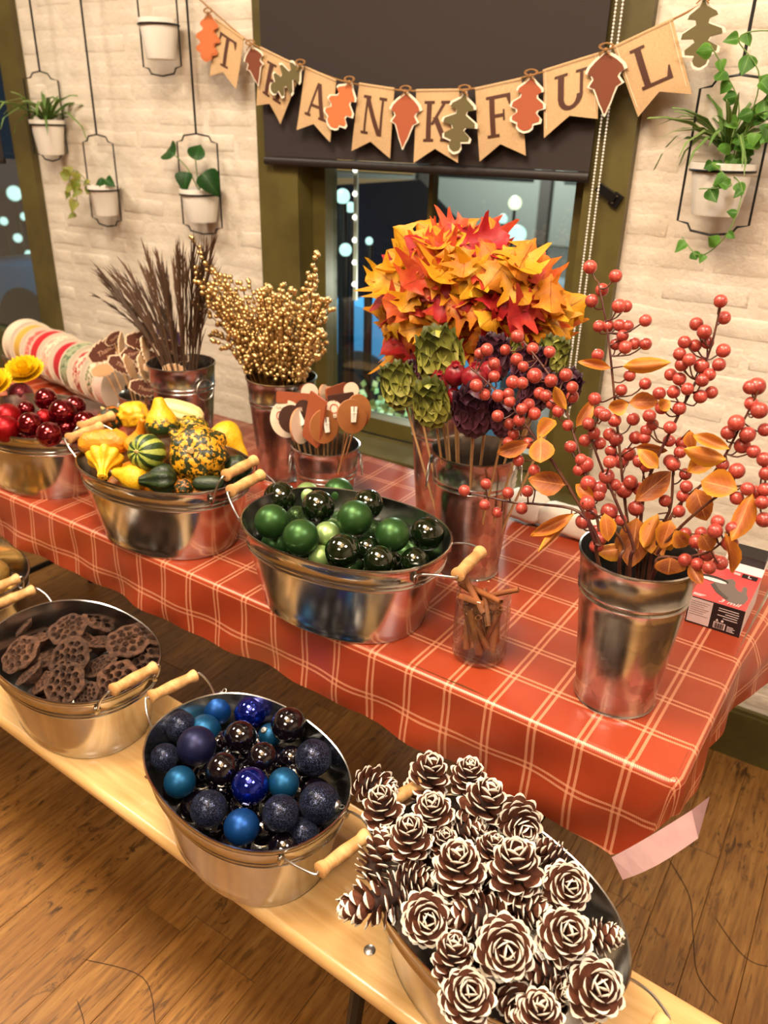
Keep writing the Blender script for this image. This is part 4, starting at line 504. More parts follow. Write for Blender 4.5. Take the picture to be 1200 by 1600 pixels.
window('window_2', W2[0], W2[1], -3.62, -2.865, None, 1.39)

def blind(x0, x1, z, label, chain):
    t = thing('roller_blind', label, 'blind', ((x0 + x1) / 2, WY - .045, z)); w = x1 - x0
    b = MB(); rows = []
    for j in range(9):
        zz = .012 + j * .1; rows.append([(-w / 2 + w * i / 12, .006 * math.sin(i * .9) * .25, zz) for i in range(13)])
    b.grid(rows); b.grid([[(p[0], p[1] + .0012, p[2]) for p in reversed(r)] for r in rows]); b.build('shade', M['shade'], t)
    MB().lathe([(.0001, -w / 2), (.011, -w / 2), (.011, w / 2), (.0001, w / 2)], 12, 1, .55).build('bottom_bar', M['shade_bar'], t).rotation_euler = (0, PI / 2, 0)
    MB().tube([(-w / 2, .02, .87), (w / 2, .02, .87)], .022, 14).build('roller', M['shade_bar'], t)
    if chain:
        c = MB(); xx = w / 2 + .016
        for dx, dy in ((0, 0), (.012, .006)):
            c.tube([(xx + dx, -.01 + dy, .9), (xx + dx, -.01 + dy, -.56)], .0006, 4)
            for q in range(210): c.ball((xx + dx, -.01 + dy, .9 - q * .0069), .0026, 6, 4)
        for q in range(8):
            a = PI * q / 7; c.ball((xx + .006 + .006 * math.cos(a), -.007, -.56 - .008 * math.sin(a)), .0024, 6, 4)
        o = c.build('bead_chain', M['pot'], t); o['kind'] = 'stuff'
        br = MB(); br.box((xx + .028, .017, -.03), (.05, .03, .018), rot=Matrix.Rotation(.5, 3, 'Y')); br.box((xx + .05, .02, -.045), (.022, .02, .03), rot=Matrix.Rotation(.5, 3, 'Y')); e = br.build('chain_tensioner', M['black_steel'], t, False)
        for dx, dz in ((.044, -.05), (.052, -.036)):
            MB().ball((xx + dx, .008, dz), .0032, 8, 5).build('screw', M['steel'], e)
    return t
blind(-1.628, -.668, 1.432, 'dark brown roller blind half lowered behind the banner', True)
blind(-3.70, -2.855, 1.385, 'dark roller blind of the window at the left edge', False)

# ------------------------------------------------------------------ outside at night
struct('ground', MB().box((-6, 9.3, -.16), (30, 14, .1)), mat('wet_asphalt', (30, 32, 36), .25))
fac = thing('shop_building', 'pale shopfront across the street seen through the window', 'building', (-6, 12, -.1))
MB().box((0, 1, 2.5), (22, .4, 5)).build('facade', mat('facade_paint', (112, 116, 112), .8), fac, False)
M['lit'] = emit('dim_lit_glass', (150, 170, 160), .35); M['lit2'] = emit('warm_lit_glass', (230, 180, 110), .5); M['dim'] = mat('dark_glass', (14, 18, 22), .1)
for i in range(9):
    xx = -9 + i * 2.2; MB().box((xx, .78, .95 + .6), (1.7, .06, 1.2)).build('shop_window', (M['lit'], M['dim'], M['lit'], M['lit2'], M['dim'])[i % 5], fac, False)
    MB().box((xx + 1.1, .72, 1.5), (.18, .12, 3)).build('pilaster', mat('pilaster_paint', (54, 50, 48), .7) if i == 0 else bpy.data.materials['pilaster_paint'], fac, False)
# parked car
car = thing('parked_car', 'blue car parked outside the middle window', 'car', (-3.55, 4.1, -.11))
prof = [(-2.1, .32), (-2.1, .62), (-1.95, .74), (-1.1, .82), (1.35, .88), (1.95, .8), (2.1, .62), (2.1, .32)]
cb = MB(); rows = []
for yy, s, zz in ((-.84, .97, .95), (-.80, 1, 1), (.80, 1, 1), (.84, .97, .95)):
    rows.append([(p[0] * s, yy, .3 + (p[1] - .3) * zz) for p in prof])
cb.grid(rows, wrap=True); cb.add(rows[0], [tuple(range(7, -1, -1))]); cb.add(rows[-1], [tuple(range(8))]); cb.build('body', mat('blue_car_paint', (86, 150, 190), .3, .1, coat=.5), car)
cab = MB(); rows = [[(p[0], yy, p[1]) for p in ((-1.08, .80), (-.45, 1.3), (.7, 1.34), (1.33, .86))] for yy in (-.80, .80)]
cab.grid(rows, wrap=True); cab.add(rows[0], [(3, 2, 1, 0)]); cab.add(rows[1], [(0, 1, 2, 3)]); cab.build('cabin', mat('dark_car_roof', (16, 18, 24), .2), car, False)
for sy in (-1, 1):
    MB().prism([(-.95, .86), (-.42, 1.22), (.12, 1.26), (.12, .86)], .02, xf=Matrix(((1, 0, 0, 0), (0, 0, sy, sy * .802), (0, 1, 0, 0), (0, 0, 0, 1)))).build('side_window', M['dim'], car, False)
    MB().prism([(.2, .86), (.2, 1.26), (.66, 1.25), (1.2, .88)], .02, xf=Matrix(((1, 0, 0, 0), (0, 0, sy, sy * .802), (0, 1, 0, 0), (0, 0, 0, 1)))).build('side_window', M['dim'], car, False)
    for xx in (-1.35, 1.35):
        MB().lathe([(.0, -.1), (.2, -.11), (.31, -.1), (.32, 0), (.31, .1), (.2, .11), (.0, .1)], 24, caps=False).build('wheel', mat('tyre_rubber', (16, 16, 18), .7) if 'tyre_rubber' not in bpy.data.materials else bpy.data.materials['tyre_rubber'], car, loc=(xx, sy * .76, .32)).rotation_euler = (PI / 2, 0, 0)
    MB().ball((2.06, sy * .6, .62), .08, 10, 6, 0, (.5, 1, .6)).build('tail_lamp', emit('tail_red', (220, 40, 40), 1.5), car)
# lamps along the far kerb
lamp_i = 0
M['lampglass'] = emit('lamp_globe_white', (190, 230, 220), 1.1); M['lampwarm'] = emit('lamp_globe_warm', (235, 240, 200), 1.2)
LAMPS = [(-2.02, 2.85, 1.27, 0.03, 0), (-2.05, 2.95, 1.22, 0.022, 0), (-1.97, 2.8, 1.07, 0.026, 0), (-1.92, 2.9, 1.1, 0.016, 0), (-3.97, 9, 0.8, 0.075, 1), (-3.77, 8, 0.58, 0.06, 0), (-3.47, 8, 0.58, 0.09, 0), (-3.92, 8.6, 0.66, 0.05, 0), (-9.17, 6.2, 0.73, 0.085, 0), (-9.05, 6.2, 0.48, 0.045, 0), (-8.95, 6, 0.26, 0.05, 0), (-8.79, 6, 0.09, 0.045, 0), (-8.5, 5.8, -0.0, 0.04, 0), (-9.78, 6.4, 0.36, 0.05, 0)]
names = from_left([(a, b, c) for a, b, c, r, w in LAMPS])
for (a, b, c, r, w), nm in zip(LAMPS, names):
    t = thing('bollard_lamp', 'small lit globe lamp outside the windows, ' + nm + ' of the globes', 'lamp', (a, b, -.11), 0, 'globe lamps outside')
    h = c + .11; MB().lathe([(.03, 0), (.022, .03), (.018, max(.06, h - r * .9))], 10).build('post', M['black_steel'], t)
    MB().ball((0, 0, h), r, 14, 9).build('globe', M['lampwarm'] if w else M['lampglass'], t)
def point(name, loc, e, c, r=.1):
    l = bpy.data.lights.new(name, 'POINT'); l.energy = e; l.color = c; l.shadow_soft_size = r; o = bpy.data.objects.new(name, l); COL.objects.link(o); o.location = loc
point('car_fill_light', (-2.2, 2.55, 2.2), 150, (.42, .76, 1.0), .2)  # unseen lamp added to light the car's near side blue
point('facade_fill_light', (-5.0, 10.6, 2.4), 700, (1.0, .98, .9), .3)  # added fill with no fixture, brightens the facade
# planter with a shrub right outside the middle window
pl = thing('window_box_shrub', 'pale green leafy shrub in a box outside the middle window', 'plant', (-1.62, 2.62, -.11))
MB().lathe([(.30, 0), (.32, .02), (.36, .5), (.34, .5), (.33, .46), (.0, .46)], 4, caps=False).build('planter_box', M['dark_wall'], pl, False).rotation_euler = (0, 0, PI / 4)
fo = MB()
for i in range(420):
    a = random.uniform(0, 2 * PI); r = .34 * random.random() ** .5; z = .46 + random.uniform(.0, .24) * (1 - (r / .36) ** 2) + .02
    p = Vector((r * math.cos(a), r * math.sin(a), z)); d = Vector((random.uniform(-1, 1), random.uniform(-1, 1), random.uniform(0, 1))).normalized() * .035; n = d.orthogonal().normalized() * .014
    fo.add([p, p + d * .5 + n, p + d, p + d * .5 - n], [(0, 1, 2, 3)])
o = fo.build('foliage', mat('shrub_leaf', (150, 170, 96), .5, c2=(206, 210, 150), scale=8), pl, False); o['kind'] = 'stuff'
point('shrub_fill_light', (-1.2, 2.5, 1.0), 5, (1.0, .95, .8), .05)  # unseen lamp added to brighten the shrub
# strip of bulbs beside the glass
t = thing('light_strip', 'vertical strip of small white bulbs outside the left edge of the glass', 'light', (-1.452, WY + .16, 1.06))
MB().box((0, 0, .18), (.012, .008, .42)).build('strip', M['pot'], t, False)
M['dimbulb'] = emit('strip_bulb', (230, 220, 205), 2.2)
for i in range(6): MB().ball((0, -.006, .02 + i * .066), .008, 8, 6).build('bulb', M['dimbulb'], t)

# ------------------------------------------------------------------ ceiling fixture with many small bulbs above the bench
t = thing('bulb_chandelier', 'ceiling fixture of many small bare bulbs', 'lamp', (-.35, .1, 2.72))
MB().lathe([(.02, 0), (.02, .28)], 10).build('stem', M['black_steel'], t)
for r in (.12, .24, .36, .48):
    MB().tube([(r * math.cos(a * PI / 16), r * math.sin(a * PI / 16), 0) for a in range(32)], .005, 6, closed=True).build('ring', M['black_steel'], t)
for q in range(4):
    MB().tube([(.48 * math.cos(q * PI / 4), .48 * math.sin(q * PI / 4), .002), (-.48 * math.cos(q * PI / 4), -.48 * math.sin(q * PI / 4), .002)], .004, 6).build('spoke', M['black_steel'], t)
bme = MB().ball((0, 0, 0), .014, 10, 7).mesh('bulb', emit('bulb_glow', (255, 214, 160), 90))
for r, n in ((0, 1), (.12, 6), (.24, 12), (.36, 18), (.48, 24)):
    for i in range(n): obj('bulb', bme, t, loc=(r * math.cos(2 * PI * i / n), r * math.sin(2 * PI * i / n), -.022))
# ------------------------------------------------------------------ table, cloth, bench
TZ = .760; TR = -.0331                       # cloth height and the table's small turn against the wall
def tab(x, y):                                # table frame -> world (x from the right end, y from the front edge)
    c, s = math.cos(TR), math.sin(TR); return (-.078 + x * c - y * s, .872 + x * s + y * c)
TL, TD = 2.44, .70
table = thing('folding_table', 'long folding trestle table under the plaid cloth', 'table', (-.078, .872, 0), TR)
MB().box((-TL / 2, TD / 2, TZ - .021), (TL - .03, TD - .03, .036)).build('table_top', M['pine_wood'], table, False)
for lx in (-.30, -TL + .3):
    for y in (.09, TD - .09): MB().tube([(lx, y, TZ - .04), (lx - .02, y, .012)], .014, 8).build('leg', M['black_steel'], table)
    MB().tube([(lx - .015, .09, .16), (lx - .015, TD - .09, .16)], .01, 8).build('crossbar', M['black_steel'], table)
    MB().tube([(lx, TD / 2, .45), (lx + (-.35 if lx > -1 else .35), TD / 2, TZ - .045)], .009, 8).build('brace', M['black_steel'], table)
cloth = thing('tablecloth', 'glossy rust orange tablecloth with cream double-line plaid', 'tablecloth', (-.078, .872, 0), TR)
def wob(x, y): return .0022 * math.sin(9 * x + 5 * y) + .0016 * math.sin(17 * x - 11 * y + 1) + .0011 * math.sin(31 * y + 14 * x) + .003 * max(0, 1 - abs(y - .16 - .25 * (x + .5)) / .03) * (1 if -.9 < x < -.1 else 0) + .003 * max(0, 1 - abs(x + .32 + .5 * y) / .03) * (1 if y < .3 else 0)
cl = MB(); NX, NY = 150, 40; e = .012
P = []; UVs = []
for j in range(NY + 1):
    y = e + (TD - 2 * e) * j / NY; row = []; ur = []
    for i in range(NX + 1):
        x = -TL + e + (TL - 2 * e) * i / NX
        row.append((x, y, TZ + max(0, wob(x, y)) * .75)); ur.append((x, y + .869))
    P.append(row); UVs.append(ur)
cl.grid(P, 0, UVs)
# hanging part: walks from the left end of the front edge round the right-hand corner to the back
def rc(d): return .013 + .03 * min(1.0, max(0, d) / .1)
def hang(s, d):
    """s: distance along the front edge to the corner, then along the right end; d: drop below the top"""
    r = rc(d); q = .14
    if s <= TL - q: x, y, nx, ny = -TL + s, 0.0, 0.0, -1.0
    elif s >= TL + q: x, y, nx, ny = 0.0, s - TL, 1.0, 0.0
    else:
        t = (s - (TL - q)) / (2 * q); A = q - r; arc = r * PI / 2; tot = 2 * A + arc; u = t * tot
        if u < A: x, y, nx, ny = -q + u, 0.0, 0.0, -1.0
        elif u > A + arc: x, y, nx, ny = 0.0, r + (u - A - arc), 1.0, 0.0
        else:
            a = (u - A) / r; x, y, nx, ny = -r + r * math.sin(a), r - r * math.cos(a), math.sin(a), -math.cos(a)
    return x, y, nx, ny
def dmax(s):
    if s < TL - .5: return .120 + .010 * s / TL + .003 * math.sin(5 * s)
    if s < TL - .058: return .13 + .036 * (s - TL + .5) / .442
    if s < TL: return .166 - .096 * (s - TL + .058) / .058
    return .07 + .03 * min(1, (s - TL) / .12) + .008 * math.sin(7 * s)
rows = []; uvr = []; ND = 16; SS = [i * .0165 for i in range(int((TL + TD) / .0165) + 1)]
for j in range(ND + 1):
    row = []; ur = []
    for s in SS:
        k_ = j / ND; dm = dmax(s)
        if k_ < .3:
            a = (k_ / .3) * PI / 2; out = -e + e * math.sin(a); d = e * (1 - math.cos(a)); L = e * a - e
        else:
            d = e + (dm - e) * (k_ - .3) / .7; out = 0.0; L = d
        w = min(1, max(0, d - .01) / .1)
        out += w * (.004 * math.sin(13 * s + 1.3) + .004 * math.sin(29 * s + 4 * d / .1) + .003 * math.sin(47 * s)) + .004 * w
        if s > TL + .33: out += .10 * ((s - TL - .33) / .37) ** 1.2 * min(1, (d + .004) / .05)
        x, y, nx, ny = hang(s, d)
        row.append((x + nx * out, y + ny * out, TZ - d + .0005))
        if s <= TL: ur.append((-TL + s, .869 - L))
        else: ur.append((L, .869 + s - TL))
    rows.append(row); uvr.append(ur)
cl.grid([list(r) for r in reversed(rows)], 0, [list(r) for r in reversed(uvr)])
cl.build('cloth', M['plaid'], cloth, True, 0)
# pale backing of the turned-up corner
iv = Matrix.Translation((-.078, .872, 0)) @ Matrix.Rotation(TR, 4, 'Z'); iv.invert()
Ft, Fl, Ct, Cl, Gt = [iv @ Vector(p) for p in ((-.142, .851, .612), (-.121, .848, .584), (-.059, .850, .750), (-.043, .844, .716), (-.048, .955, .692))]
b = MB(); rows = []
for q in range(7):
    u = q / 6; sag = Vector((0, -.004, -.006)) * math.sin(PI * u); rows.append([Ft.lerp(Ct, u) + sag * .3, Fl.lerp(Cl, u) + sag])
b.grid(rows); b.grid([[p + Vector((.0004, .0008, 0)) for p in reversed(r)] for r in rows]); b.add([Ct, Cl, Gt], [(0, 1, 2), (2, 1, 0)])
b.build('turned_up_corner', M['backing'], cloth, False, label='pale pink underside of the cloth at its front corner')

BR_ = -.0622; BZ = .470
bench = thing('bench', 'lacquered pine bench plank in front of the table', 'bench', (-.299, .576, 0), BR_)
L0, L1, BW, BT = -1.95, .42, .255, .028
seat = MB(); prof = []
for (cy, cz, a0) in ((BW - .012, BZ - .012, 0), (.012, BZ - .012, 90), (.012, BZ - BT + .012, 180), (BW - .012, BZ - BT + .012, 270)):
    for q in range(5): a = math.radians(a0 + 22.5 * q); prof.append((cy + .012 * math.cos(a), cz + .012 * math.sin(a)))
rows = [[(x, p[0], p[1]) for p in prof] for x in (L0, L0 + .002, -1, 0, L1)]
seat.grid(rows, wrap=True); seat.add(rows[0], [tuple(range(20))]); seat.add(rows[-1], [tuple(range(19, -1, -1))]); seat.build('seat', M['pine_wood'], bench)
def bl(x, y): c, s = math.cos(-BR_), math.sin(-BR_); dx, dy = x + .299, y - .576; return (dx * c - dy * s, dx * s + dy * c)
bx, by = bl(-.4, .633)
for yy in (by, BW - by): MB().lathe([(.0085, BZ - .001), (.0085, BZ + .0012), (.006, BZ + .0028), (.0, BZ + .0032)], 16, caps=False, c=(bx, yy, 0)).build('bolt', M['steel'], bench)
for (kx, ky, a) in ((-.62, .075, .4), (-1.05, .06, .1), (-.32, .06, 0), (-.78, .04, .3)):
    MB().lathe([(.004, BZ + .0003), (.0, BZ + .0004)], 10, 1.6, .8, caps=False, c=(kx, ky, 0)).build('knot', M['knot'], bench)
for lx in (bx, -1.75):
    MB().box((lx, BW / 2, BZ - BT - .006), (.045, BW - .02, .01)).build('bracket', M['black_steel'], bench, False)
    for yy in (.03, BW - .03): MB().tube([(lx, yy, BZ - BT - .01), (lx - .03, yy + (-.02 if yy < .1 else .02), .012)], .012, 8).build('leg', M['black_steel'], bench)
    MB().tube([(lx - .02, .02, .15), (lx - .02, BW - .02, .15)], .009, 8).build('crossbar', M['black_steel'], bench)
    MB().tube([(lx - .012, BW / 2, .25), (lx - .22, BW / 2, BZ - BT - .004)], .008, 8).build('brace', M['black_steel'], bench)

# ------------------------------------------------------------------ tubs
TA, TB, TH = .186, .133, .155
def tub_meshes():
    k0 = .79; pr = [(k0 * .97, .0), (k0 * 1.0, .001), (k0 * 1.012, .004), (k0 + .002, .008)]
    def kk(z): return k0 + (1 - k0) * (z / TH) * .985
    for i in range(1, 10): pr.append((kk(.012 + .011 * i), .012 + .011 * i))
    for zc in (.116, .124):
        pr += [(kk(zc - .003), zc - .003), (kk(zc) + .014, zc), (kk(zc + .003), zc + .003)]
    pr += [(kk(.14), .14), (kk(TH - .005), TH - .005), (kk(TH) + .012, TH - .003), (kk(TH) + .016, TH), (kk(TH) + .008, TH + .003), (kk(TH) - .006, TH + .002), (kk(TH) - .012, TH - .003)]
    inn = [(kk(z) - .016, z) for z in (.13, .09, .05, .012, .006)] + [(k0 * .6, .005), (0.0001, .005)]
    b = MB(); b.lathe(pr + inn, 72, TA, TB, 2.25, caps=False)
    b.lathe([(k0 * .97, 0.0), (.0001, 0.0)][::-1], 72, TA, TB, 2.25, caps=False)
    body = b.mesh('tub_body', M['tin'], True, 50)
    g = MB(); pts = [(.0, -.046), (.0085, -.0455), (.0115, -.043), (.0112, -.038), (.0088, -.030), (.0098, -.012), (.0104, 0), (.0098, .012), (.0088, .030), (.0112, .038), (.0115, .043), (.0085, .0455), (.0, .046)]
    g.lathe(pts, 16, caps=False); g.v = [(x, z, y) for (x, y, z) in g.v]; g.f = [f[::-1] for f in g.f]
    return body, g.mesh('grip', M['grip'])
TUBB, GRIP = tub_meshes()
def make_tub(key, base_z, label, hl, hr):
    x, y, rot = TUB[key]; t = thing('oval_tub', label, 'tub', (x, y, base_z), rot, 'oval tin tubs')
    obj('tub_body', TUBB, t)
    for sgn, (out, dz) in ((-1, hl), (1, hr)):
        gx, gz = sgn * (TA + out), TH + dz
        h = MB(); ex = sgn * (TA - .022); wr = []
        for yy in (-.06, .06):
            s = 1 if yy > 0 else -1
            wr.append([(ex + sgn * .006, yy, TH - .018), (ex + sgn * .012, yy * 1.02, TH - .010), ((ex + gx) / 2 + sgn * .006, s * .060, (TH + gz) / 2 - .002), (gx, s * .052, gz), (gx, s * .046, gz)])
        path = smoothpath(wr[0], 4) + smoothpath(wr[1][::-1], 4)
        h.tube(path, .0019, 8); ho = h.build('bail_handle', M['wire'], t)
        obj('wooden_grip', GRIP, ho, loc=(gx, 0, gz))
        for yy in (-.06, .06): MB().ball((ex + sgn * .0045, yy, TH - .02), .0075, 10, 6, 0, (.45, 1, 1.2)).build('ear', M['tin'], ho)
    return t
make_tub('green', TZ, 'oval tin tub of green baubles on the table', (.022, .030), (.045, -.002))
make_tub('gourd', TZ, 'oval tin tub heaped with gourds on the table', (.03, .02), (.005, .030))
make_tub('red', TZ, 'oval tin tub of red baubles at the left end of the table', (.03, .02), (.005, .024))
make_tub('blue', BZ, 'oval tin tub of blue baubles on the bench', (.022, .03), (.045, .0))
make_tub('lotus', BZ, 'oval tin tub of dried lotus pods on the bench', (.03, .02), (.012, .028))
make_tub('pine', BZ, 'oval tin tub heaped with pine cones at the near end of the bench', (.012, .012), (.045, .0))
make_tub('gold', BZ, 'oval tin tub of gold baubles cut off at the left edge', (.03, .02), (.012, .028))

# ------------------------------------------------------------------ round buckets
def bucket(x, y, h, rt, rb, label, mat_, ring_dirs, ring_r=.024, beads=(.76, .80), name='metal_bucket', group='round metal buckets', ring_drop=.035):
    t = thing(name, label, 'bucket', (x, y, TZ), 0, group)
    def R_(z): return rb + (rt - rb) * z / h
    pr = [(rb * .96, 0), (rb + .002, 0), (rb + .003, .003), (rb + .001, .006)] + [(R_(h * q), h * q) for q in (.1, .25, .4, .55, .7)]
    for q in beads: pr += [(R_(h * q) , h * q - .003), (R_(h * q) + .0018, h * q), (R_(h * q), h * q + .003)]
    pr += [(R_(h * .9), h * .9), (R_(h) - .0005, h - .004), (R_(h) + .002, h - .002), (R_(h) + .0022, h + .001), (R_(h) - .0005, h + .002), (R_(h) - .0018, h - .002)]
    pr += [(R_(h * q) - .0016, h * q) for q in (.85, .6, .3, .05, .02)] + [(.0001, .004)]
    MB().lathe(pr, 48, caps=False).build('bucket_body', mat_, t, True, 50)
    for a in ring_dirs:
        d = Vector((math.cos(a), math.sin(a), 0)); s = Vector((-d.y, d.x, 0)); zc = h - ring_drop; rr = R_(zc)
        ear = MB(); ear.box(d * (rr + .003) + Vector((0, 0, zc + .006)), (.004, .014, .012), rot=Matrix.Rotation(a, 3, 'Z'))
        eo = ear.build('ear', mat_, t, False)
        ring = MB(); ring.tube([d * (rr + .006 + .004 * (1 - math.cos(q * PI / 12)) / 2) + s * (ring_r * math.sin(q * PI / 12)) + Vector((0, 0, zc + .004 - ring_r + ring_r * math.cos(q * PI / 12))) for q in range(24)], .0016, 8, closed=True)
        ring.build('ring_handle', M['wire'], t)
    return t
bucket(-.213, 1.010, .243, .0805, .0575, 'tall tin bucket holding the coral berry branches', M['galv'], (1.9,), ring_drop=.03)
bucket(-.574, 1.228, .243, .0801, .0575, 'tall tin bucket holding the artichokes and pomegranates', M['galv'], (3.55, 3.55 + PI), ring_drop=.03, ring_r=.027)
bucket(-.735, 1.42, .243, .0801, .0575, 'tall tin bucket half hidden behind the artichoke bucket', M['galv'], (2.6, 2.6 + PI))
bucket(-1.150, 1.380, .243, .0801, .0575, 'tall tin bucket full of gold bead sprays', M['galv'], (5.9, 5.9 + PI), ring_drop=.03)
bucket(-1.416, 1.328, .243, .0801, .0575, 'tall tin bucket of brown grasses by the wall', M['galv'], (6.15, 6.15 + PI), ring_drop=.03)
bucket(-.979, 1.318, .135, .074, .060, 'short tin pail holding round wooden picks', M['galv'], (.55, .55 + PI), .022, (.50, .58), 'small_pail', ring_drop=.028)
bucket(-1.606, 1.362, .12, .060, .050, 'short tin pail holding cut-out leaf picks', M['galv'], (.5, .5 + PI), .018, (.5, .58), 'small_pail', ring_drop=.028)
# ------------------------------------------------------------------ baubles
BALL = {}
CAPM = MB().lathe([(.30, .955), (.30, .985), (.27, 1.06), (.24, 1.09), (.0, 1.10)], 14, caps=False, rib=lambda t, z: 1 + .03 * math.cos(7 * t)).mesh('cap', M['cap'])
LOOPM = MB().tube([(.13 * math.sin(q * PI / 6), 0, 1.19 - .13 * math.cos(q * PI / 6)) for q in range(12)], .022, 6, closed=True).mesh('loop', M['cap'])
def bauble(key, P, r, label, group, axis):
    if key not in BALL: BALL[key] = MB().ball((0, 0, 0), 1.0, 36, 22).mesh('bauble_ball', M[key], True, 0)
    t = thing('bauble', label, 'bauble', group=group, mtx=facing(P, axis))
    obj('ball', BALL[key], t, scale=(r, r, r)); c = obj('cap', CAPM, t, scale=(r, r, r)); obj('loop', LOOPM, c)
    return t
def away(P, rng=.9):
    c = (Vector(P) - CAM).normalized(); return (c + Vector((random.uniform(-rng, rng), random.uniform(-rng, rng), random.uniform(-rng, .2)))).normalized()
def baubles(lst, pre, names, where, group, caps={}):
    kinds = {}
    for i, it in enumerate(lst): kinds.setdefault(it[0], []).append(i)
    lab = {}
    for kd, ids in kinds.items():
        rk = from_left([lst[i][1:4] for i in ids])
        for i, q in zip(ids, rk): lab[i] = names[kd] + (' ' + where if len(ids) == 1 else ', ' + q + ' of its kind ' + where)
    for i, it in enumerate(lst):
        ax = caps.get(i) or away(it[1:4])
        bauble(pre + it[0], it[1:4], it[4], lab[i], group, ax)
def fill(key, pre, kinds, z, r, label, group, n=(6, 4)):
    x, y, rot = TUB[key]; FP = []
    for i in range(n[0]):
        for j in range(n[1]):
            lx = (i - (n[0] - 1) / 2) * r * 2.06; ly = (j - (n[1] - 1) / 2) * r * 2.06
            if (lx / .148) ** 2 + (ly / .098) ** 2 > 1.0: continue
            c, s = math.cos(rot), math.sin(rot); P = (x + lx * c - ly * s, y + lx * s + ly * c, z + random.uniform(-.004, .004))
            FP.append((pre + kinds[(i + j) % len(kinds)], P))
    for (kk_, P), q in zip(FP, from_left([p for _, p in FP])): bauble(kk_, P, r, label + ', ' + q, group, away(P))
# (upper layers first)
baubles(GREEN, 'g_', dict(s='glossy dark green bauble', m='satin mid green bauble', p='pale green satin bauble', g='glittery green bauble'), 'in the green tub', 'green baubles in the tub')
fill('green', 'g_', 'sms', .852, .0250, 'green bauble half hidden low in the green tub', 'lower green baubles')
baubles(BLUE, 'b_', dict(s='glossy near-black bauble', b='glossy cobalt bauble', m='satin royal blue bauble', t='satin teal blue bauble', d='large satin navy bauble', g='glittery navy bauble'), 'in the blue tub', 'blue baubles in the tub',
        {0: (-.1, .6, .5), 7: (-.2, -.5, .8), 18: (.9, .25, .1), 2: (-.6, -.3, .3)})
fill('blue', 'b_', 'sss', .565, .0250, 'dark blue bauble half hidden low in the blue tub', 'lower blue baubles')
baubles(RED, 'r_', dict(s='glossy crimson bauble', m='satin red bauble', g='glittery red bauble'), 'in the red tub', 'red baubles in the tub')
fill('red', 'r_', 'sms', .855, .0250, 'red bauble half hidden low in the red tub', 'lower red baubles')
x, y, rot = TUB['gold']; GB = [('g', x + .115, y + .0, .60, .034), ('m', x + .10, y - .065, .595, .03), ('g', x + .06, y + .055, .605, .03), ('m', x + .03, y - .02, .60, .03), ('g', x - .04, y + .02, .60, .034)]
baubles(GB, 'au_', dict(g='glittery gold bauble', m='satin gold bauble'), 'in the leftmost tub', 'gold baubles in the tub')
fill('gold', 'au_', 'mgm', .56, .0250, 'gold bauble half hidden low in the gold tub', 'lower gold baubles')

# ------------------------------------------------------------------ pine cones
sm = MB(); VV = (-1, -.6, 0, .6, 1)
secs = [(0.0, .09), (.38, .16), (.64, .30), (.82, .36), (.92, .32), (1.03, .25)]
cv = lambda u, v: u - .15 * v * v * max(0, u - .3) / .7
tp = [[(cv(u, v), v * w, .26 * u * u - .05 * v * v * u - (.03 if u > 1.0 else 0)) for v in VV] for u, w in secs]
bt = [[(cv(u, v), v * w, .26 * u * u - .05 * v * v * u - .085 * (1 - .75 * v * v) * (1 if u < 1 else .9)) for v in VV] for u, w in secs]
for j_ in range(5):
    for i_ in range(4):
        white = j_ >= 4
        sm.add([tp[j_][i_], tp[j_ + 1][i_], tp[j_ + 1][i_ + 1], tp[j_][i_ + 1]][::-1], [(0, 1, 2, 3)], 1 if white else 0)
        sm.add([bt[j_][i_], bt[j_ + 1][i_], bt[j_ + 1][i_ + 1], bt[j_][i_ + 1]], [(0, 1, 2, 3)], 1 if j_ >= 4 else 0)
    for i_ in (0, 4): sm.add([tp[j_][i_], tp[j_ + 1][i_], bt[j_ + 1][i_], bt[j_][i_]], [(0, 1, 2, 3)], 1 if j_ >= 4 else 0)
for i_ in range(4): sm.add([tp[5][i_], tp[5][i_ + 1], bt[5][i_ + 1], bt[5][i_]], [(0, 1, 2, 3)], 1)
SCALE = sm.mesh('scale', [M['scale'], M['snow']], False)
CORE = MB().lathe([(.02, -.95), (.28, -.8), (.42, -.3), (.36, .3), (.2, .75), (.02, .98)], 10).mesh('core', M['core'])
def cone_tree(n, elong):
    T = []
    for i in range(n):
        t = (i + .5) / n; ph = i * 2.39996; z = -.86 + 1.62 * t ** .95
        env = math.sin(PI * min(1, .13 + .80 * t) ** .85) ** .55 if t < .96 else .42
        ln = .30 + .70 * env; el = math.radians(-22 + 86 * t ** 1.2); wd = (.62 + .5 * env) * .80; ln *= 1 + .07 * math.sin(i * 5.1)
        m_ = Matrix.Translation((0, 0, z * elong)) @ Matrix.Rotation(ph, 4, 'Z') @ Matrix.Rotation(-el, 4, 'Y') @ Matrix.Diagonal((ln, wd, .95, 1))
        T.append(m_)
    return T
TREES = [cone_tree(48, 1.0), cone_tree(46, 1.12), cone_tree(51, .94)]
def pine_cone(P, r, axis, label, tv, group='pine cones in the tub'):
    t = thing('pine_cone', label, 'pine cone', group=group, mtx=facing(P, axis, roll=random.uniform(0, 6)))
    S_ = Matrix.Scale(r * 1.02, 4); obj('core', CORE, t, mtx=S_ @ Matrix.Diagonal((1, 1, (1, 1.12, .94)[tv], 1)))
    for m_ in TREES[tv]: obj('scale', SCALE, t, mtx=S_ @ m_ @ Matrix.Rotation(random.uniform(-.1, .1), 4, 'Y'))
zone = sorted(range(len(PINE)), key=lambda i: scr(PINE[i][:3])[1]); cut = len(PINE) // 4
lab = [None] * len(PINE)
